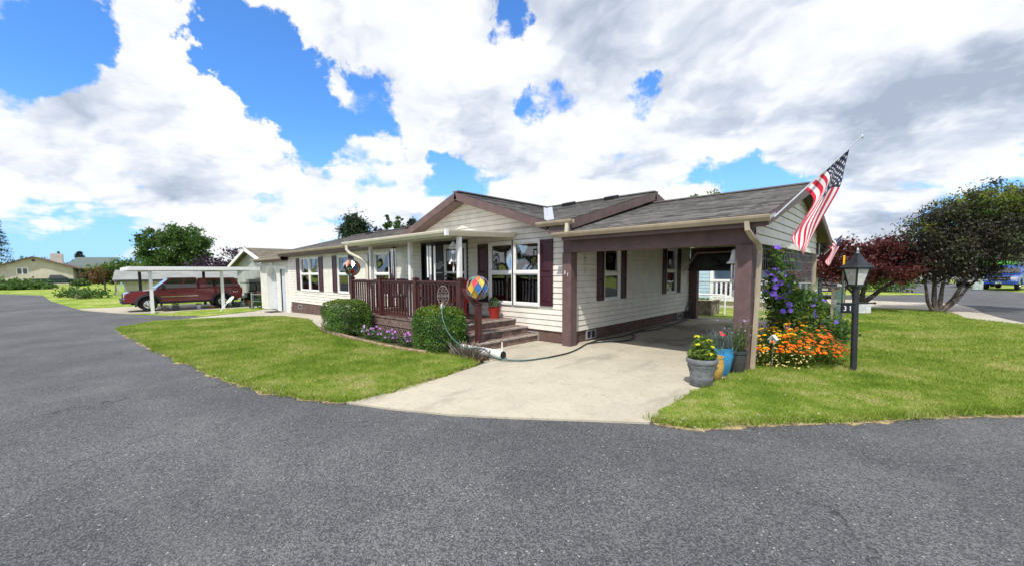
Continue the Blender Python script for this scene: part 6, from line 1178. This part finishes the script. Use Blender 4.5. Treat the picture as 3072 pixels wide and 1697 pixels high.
tc = T('truck_canopy', 'black truck canopy slung from the rear beam of the carport', 'truck canopy', (-3.4, 13.6, 1.55)); m = MB(); m.hexa([(-4.9, 13.2, 1.62), (-1.95, 13.2, 1.62), (-1.95, 14.5, 1.62), (-4.9, 14.5, 1.62), (-4.55, 13.3, 2.16), (-2.1, 13.3, 2.16), (-2.1, 14.4, 2.16), (-4.55, 14.4, 2.16)]); m.build('shell', 'flare', tc, bevel=.08)
m = MB(); m.hexa([(-4.55, 13.215, 1.70), (-3.65, 13.215, 1.70), (-3.65, 13.25, 1.70), (-4.55, 13.25, 1.70), (-4.40, 13.275, 2.05), (-3.6, 13.275, 2.05), (-3.6, 13.31, 2.05), (-4.40, 13.31, 2.05)]); m.hexa([(-3.45, 13.215, 1.70), (-2.2, 13.215, 1.70), (-2.2, 13.25, 1.70), (-3.45, 13.25, 1.70), (-3.4, 13.275, 2.05), (-2.25, 13.275, 2.05), (-2.25, 13.31, 2.05), (-3.4, 13.31, 2.05)]); m.build('window', mat('canopy_glass', (.05, .065, .075), .08, .3, 3.0, coat=1.0), tc)
m = MB(); m.tube([(-4.93, 13.2, 1.62), (-4.60, 13.28, 2.18), (-2.08, 13.28, 2.20)], .025, 8); m.build('trim_edge', 'tan', tc)
m = MB(); m.cyl((-4.2, 13.8, 2.1), (-4.2, 13.8, 2.95), .012); m.cyl((-2.4, 13.8, 2.1), (-2.4, 13.8, 2.95), .012); m.build('hanging_strap', 'black', tc)
# ---------------------------------------------------------------- right-hand side
sg2 = T('gable_house', 'grey blue gabled house behind the blue pickup at the right edge', 'house', (9.5, 66, 0)); PQ = lambda u, n, z: Vector((8.6, 64, 0))+Vector((.83, -.55, 0))*u+Vector((.55, .83, 0))*n+Vector((0, 0, z))
m = MB(); m.prism([(0, 0), (9, 0), (9, 2.7), (4.5, 4.6), (0, 2.7)], PQ, 0, 10); m.build('wall', 'blue_h', sg2); m = MB()
for (u0, z0), (u1, z1) in (((-.6, 2.5), (4.5, 4.75)), ((9.6, 2.5), (4.5, 4.75))): m.hexa([PQ(u0, -.5, z0-.12), PQ(u1, -.5, z1-.12), PQ(u1, 10, z1-.12), PQ(u0, 10, z0-.12), PQ(u0, -.5, z0), PQ(u1, -.5, z1), PQ(u1, 10, z1), PQ(u0, 10, z0)])
m.prism([(.5, 2.7), (1.7, 3.6), (2.9, 2.7)], PQ, -.9, 1.5); m.build('roof', 'roof_grey', sg2)
for u in (.6, 1.5, 2.4): m = MB(); m.hexa([PQ(u+a, -.08+b, z) for z in (1.5, 2.5) for a, b in ((0, 0), (.6, 0), (.6, .1), (0, .1))]); m.build('window', 'cglass', sg2)
mp = gp(2583, 932); tree('red_maple', 'low spreading red japanese maple behind the lamp post', 'tree', tuple(mp), 3, [(-1.15, -.9, 1.72, 1.0, .9, .55), (-.35, -.2, 2.2, 1.1, 1.0, .65), (.5, .4, 2.25, 1.0, 1.0, .6), (1.3, 1.0, 1.85, .95, .9, .48), (.1, -.3, 1.55, 1.5, 1.3, .42), (.95, .5, 1.6, 1.0, .9, .4), (-1.7, -1.4, 1.45, .6, .6, .4), (1.95, 1.5, 1.72, .5, .5, .28)], 300, 26000, .15, .115, 'maple', 'bark_d',
  [([(0, 0, -.05), (-.02, 0, .45), (-.25, -.2, .9), (-.7, -.55, 1.5)], .13, .03), ([(.04, .03, 0), (.12, .10, .4), (.55, .42, .85), (1.1, .85, 1.35), (1.6, 1.2, 1.7)], .12, .02), ([(0, .02, 0), (.02, .05, .7), (.1, .1, 1.3), (.15, .1, 2.0)], .11, .02), ([(-.03, -.03, .25), (-.22, -.18, .65), (-.5, -.4, 1.0), (-1.1, -.8, 1.5)], .07, .015)], shell=.35, asp=.42, up=.5)
dt = gp(2808, 936); tree('purple_leaf_tree', 'broad dark purple leaved tree on several trunks with lime shoots', 'tree', tuple(dt), 5, [(-.05, -.05, 2.2, 1.35, 1.3, .95), (.9, .8, 2.5, 1.6, 1.5, 1.3), (2.1, 1.9, 2.95, 1.5, 1.5, 1.15), (.55, .5, 3.4, 1.25, 1.2, 1.1), (1.5, 1.3, 3.9, 1.15, 1.1, 1.0), (2.6, 2.3, 3.7, 1.1, 1.1, 1.0), (-.65, -.5, 2.7, .75, .7, .7), (3.1, 2.7, 3.35, 1.0, 1.0, .9), (.1, .1, 1.55, .95, .9, .4), (1.0, .85, 1.6, .8, .8, .35)], 700, 60000, .17, .10, 'plum', 'bark',
  [([(-.05, 0, -.05), (-.25, -.18, .4), (-.32, -.25, .9), (-.45, -.35, 1.6)], .07, .03), ([(0, .02, -.05), (-.08, -.06, .5), (-.1, -.08, 1.1), (-.1, 0, 2.0)], .10, .04), ([(.05, .04, -.05), (.10, .08, .45), (.12, .10, .9), (.2, .2, 1.8)], .09, .04), ([(.08, .06, -.05), (.45, .38, .5), (.65, .55, 1.0), (1.2, 1.0, 2.0)], .09, .04), ([(.1, .08, -.05), (.55, .48, .45), (.82, .70, .95), (1.6, 1.35, 1.9)], .07, .03)], shell=.4, asp=.45, up=.3,
  extra=[('green_foliage', 'leafy', [(1.7, 1.4, 3.9, 1.3, 1.2, .9), (2.8, 2.4, 3.6, 1.2, 1.2, 1.0), (2.9, 2.5, 3.0, 1.2, 1.1, .7), (.9, .7, 3.7, 1.0, 1.0, .7)], 150, 7000, .17, .10), ('lime_shoots', 'youngleaf', [(.9, .8, 4.0, 1.3, 1.2, .6), (2.2, 1.9, 4.3, 1.5, 1.4, .7), (2.5, 2.0, 3.1, 1.2, 1.0, 1.0), (-.5, -.4, 3.2, .5, .5, .4)], 170, 6500, .13, .10)])
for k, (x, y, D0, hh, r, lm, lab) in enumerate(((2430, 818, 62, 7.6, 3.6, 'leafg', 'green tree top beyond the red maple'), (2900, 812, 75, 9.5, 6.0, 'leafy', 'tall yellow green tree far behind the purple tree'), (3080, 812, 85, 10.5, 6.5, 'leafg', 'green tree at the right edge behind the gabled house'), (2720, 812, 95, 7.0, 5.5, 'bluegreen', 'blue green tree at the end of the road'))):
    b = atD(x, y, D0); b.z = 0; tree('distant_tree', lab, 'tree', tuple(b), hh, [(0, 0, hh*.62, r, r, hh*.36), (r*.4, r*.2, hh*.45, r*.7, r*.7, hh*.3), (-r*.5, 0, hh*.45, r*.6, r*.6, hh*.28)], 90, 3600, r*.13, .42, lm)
for x, y, D0, r, h, lm, lab in ((2655, 868, 30.5, 1.5, 1.45, 'leafg', 'round green shrub behind the red maple by the island'), (2560, 862, 36, 1.6, 1.3, 'leafg', 'low green shrub left of the round shrub at the island'), (2760, 848, 50, 1.5, 1.4, 'leafg', 'dark green shrub at the road bend beyond the island')):
    b = atD(x, y, D0); b.z = 0; shrub('shrub', lab, tuple(b), r, h, lm, 1500, .2)
bt = gp(2583, 932)+Vector((-6, 14, 0)); m = MB()
for k in range(7): a = random.uniform(-1, 1); m.tube([(bt.x, bt.y, 0), (bt.x+a*.3, bt.y, 2.6), (bt.x+a*1.2, bt.y+.3, 4.2), (bt.x+a*2.0, bt.y+.3, 5.0+random.random())], [.10, .06, .03, .008], 5)
m.build('bare_tree', 'timber', None, label='leafless grey branches rising behind the red maple', cat='tree')
# second flag further along
f2 = atD(2505, 700, 17.5); fl2 = flagv(K8*.30, (2462, 688), [[(x, y) for x, y in r] for r in ROWS], 14.5, [atX(2472, 765, -1.42), atD(2545, 694, 14.5)], 'flag', 'smaller second american flag beyond the rear corner of the carport', .8, False)
# ---------------------------------------------------------------- trees behind and to the left
def at_tree(name, lab, px, D0, ztop, blobs, nc, nl, rc, leaf, lm, bark='bark', group=None, **kw):
    b = atD(px, 826, D0); b.z = -.3; return tree(name, lab, 'tree', tuple(b), ztop, blobs, nc, nl, rc, leaf, lm, bark, group=group, **kw)
def hz(D0, ypx): return CAM_H+(826-ypx)*D0/F     # height that reaches a given row
h = hz(42, 641); at_tree('pine_tree', 'bushy green pine rising behind the left roof slope', 1070, 42, h, [(0, 0, h*.55, 1.5, 1.5, h*.42), (-.4, 0, h*.78, 1.0, 1.0, h*.19), (.6, .3, h*.74, 1.0, 1.0, h*.2), (0, 0, h*.9, .8, .8, h*.1)], 190, 15000, .30, .34, 'conif', asp=.28, up=.9)
h = hz(46, 650); at_tree('columnar_tree', 'pair of dense columnar cypresses behind the roof', 1182, 46, h, [(-.45, -.3, h*.55, .55, .55, h*.46), (.45, .35, h*.53, .5, .5, h*.45)], 140, 9000, .16, .24, 'leafg', up=.6)
h = hz(46, 655); at_tree('columnar_tree', 'thin pointed conifer right of the cypress pair', 1212, 46, h, [(0, 0, h*.5, .42, .42, h*.4), (0, 0, h*.88, .12, .12, h*.13)], 70, 3000, .12, .22, 'conif', up=.2)
h = hz(46, 650); at_tree('columnar_tree', 'dark spiky conifer closest to the front gable', 1238, 46, h, [(0, 0, h*.55, .5, .5, h*.42), (.3, .2, h*.86, .2, .2, h*.14)], 80, 3200, .16, .24, 'bluegreen', up=.2)
h = hz(48, 668); at_tree('purple_tree', 'dark purple tree between the pine and the cypresses', 1142, 48, h, [(0, 0, h*.6, 1.5, 1.5, h*.38)], 60, 2600, .3, .30, 'plum_far')
h = hz(34, 570); at_tree('tree_top', 'wind tossed green tree top showing above the carport ridge', 2095, 34, h, [(0, 0, h*.9, 1.0, 1.0, h*.09), (1.3, 1.0, h*.86, 1.2, 1.1, h*.09), (-.8, -.6, h*.84, .7, .7, h*.08), (.4, .3, h*.6, 2.0, 2.0, h*.3)], 80, 3600, .22, .22, 'leafy')
D0 = 62; h = hz(D0, 672); s = D0/F*.62; at_tree('broad_tree', 'large rounded green tree standing beyond the white carport', 528, D0, h, [(-2.2, -2.2, h*.62, 2.5, 2.5, h*.30), (1.2, 1.2, h*.68, 3.0, 3.0, h*.31), (2.4, 2.4, h*.6, 2.0, 2.0, h*.28), (-1, -1, h*.40, 3.0, 3.0, h*.22), (.0, 0, h*.8, 2.2, 2.2, h*.18)], 260, 17000, .40, .38, 'leafg', 'bark', trunks=[([(0, 0, 0), (.1, 0, h*.3), (-.8, -.6, h*.6)], .4, .1), ([(.2, 0, h*.15), (1.0, .8, h*.45), (1.6, 1.3, h*.7)], .25, .06)])
for px_, yp, D0, r, lab, lm in ((645, 770, 58, 3.6, 'deep purple tree to the right of the broad green tree', 'plum_far'), (715, 742, 56, 2.4, 'taller purple leaf tree rising beside the white gable', 'plum_far'), (590, 775, 66, 3.0, 'low purple tree under the broad green tree', 'plum_far'), (410, 778, 85, 4.5, 'green tree left of the broad tree', 'leafg'), (345, 790, 95, 5.0, 'yellow green tree over the grey roofed home', 'leafy'), (300, 782, 120, 5.5, 'hazy green tree behind the grey house', 'bluegreen'), (455, 792, 80, 4.0, 'low leafy tree above the white carport roof', 'leafy'), (20, 795, 130, 8.0, 'dark tree behind the beige house at the left edge', 'leafg'), (100, 778, 150, 8.0, 'tree top peeking over the beige house roof', 'leafg'), (505, 785, 75, 4.0, 'dense green bush mass under the broad tree', 'leafg')):
    h = hz(D0, yp); k = 1100 if r < 4 else 1500; at_tree('distant_tree' if lm != 'plum_far' else 'purple_tree', lab, px_, D0, h, [(0, 0, h*.58, r, r, h*.42), (r*.6, r*.5, h*.45, r*.7, r*.7, h*.34), (-r*.6, -r*.5, h*.42, r*.7, r*.7, h*.32)], 100, int(k*3.4), r*.14, r*.12, lm)
b = atD(243, 826, 105); b.z = -.3; h = hz(105, 750); cf_ = T('conifer', 'dark layered conifer rising behind the grey house', 'tree', tuple(b)); m = MB(); m.tube([b, b+Vector((0, 0, h))], [.3, .03], 6); m.build('trunk', 'bark_d', cf_); pts = []
for k in range(13):
    z = h*(.28+.72*k/13); rr = 3.4*(1-k/13.5)
    for j in range(9):
        a = rng.uniform(0, 6.28); e = rng.uniform(.2, 1, (38, 1)); pts.append(np.array([b.x, b.y, b.z+z])+np.concatenate([np.cos(a)*e*rr, np.sin(a)*e*rr, -.28*e*rr*.6], 1)+rng.normal(0, .14, (38, 3)))
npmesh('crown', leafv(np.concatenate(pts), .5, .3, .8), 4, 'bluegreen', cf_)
b = atD(-28, 826, 60); b.z = -.3; h = hz(60, 640); lt_ = T('edge_pine', 'drooping dark pine cut by the left edge of the view', 'tree', tuple(b)); m = MB(); m.tube([b, b+Vector((0, 0, h))], [.3, .05], 6); m.build('trunk', 'bark_d', lt_); pts = []
for k in range(12):
    z = h*(.42+.56*k/12); rr = 2.6*(1-.5*k/12)
    for j in range(9): a = rng.uniform(0, 6.28); e = rng.uniform(.15, 1, (42, 1)); pts.append(np.array([b.x, b.y, b.z+z])+np.concatenate([np.cos(a)*e*rr, np.sin(a)*e*rr, -.35*e*e*rr+.2*e], 1)+rng.normal(0, .12, (42, 3)))
npmesh('crown', leafv(np.concatenate(pts), .36, .22, .6), 4, 'bluegreen', lt_)
lw = T('left_shed', 'flat roofed open shed left of the beige house', 'shed', gp(8, 852)); q = ORG[lw.name]; m = MB(); m.hexa([q+Vector((a, b_, z)) for z in (3.4, 3.7) for a, b_ in ((-3, -9), (3, -9), (3, 4), (-3, 4))]); m.build('roof', 'pot_white', lw)
for b_ in (-8, -2, 3): m = MB(); m.box(q.x+2, q.x+2.2, q.y+b_, q.y+b_+.2, q.z-.2, q.z+3.4); m.build('post', 'timber', lw)
# far wooded horizon all round, with the hazy tint of distance left to the trees themselves
fw = []
for k in range(260):
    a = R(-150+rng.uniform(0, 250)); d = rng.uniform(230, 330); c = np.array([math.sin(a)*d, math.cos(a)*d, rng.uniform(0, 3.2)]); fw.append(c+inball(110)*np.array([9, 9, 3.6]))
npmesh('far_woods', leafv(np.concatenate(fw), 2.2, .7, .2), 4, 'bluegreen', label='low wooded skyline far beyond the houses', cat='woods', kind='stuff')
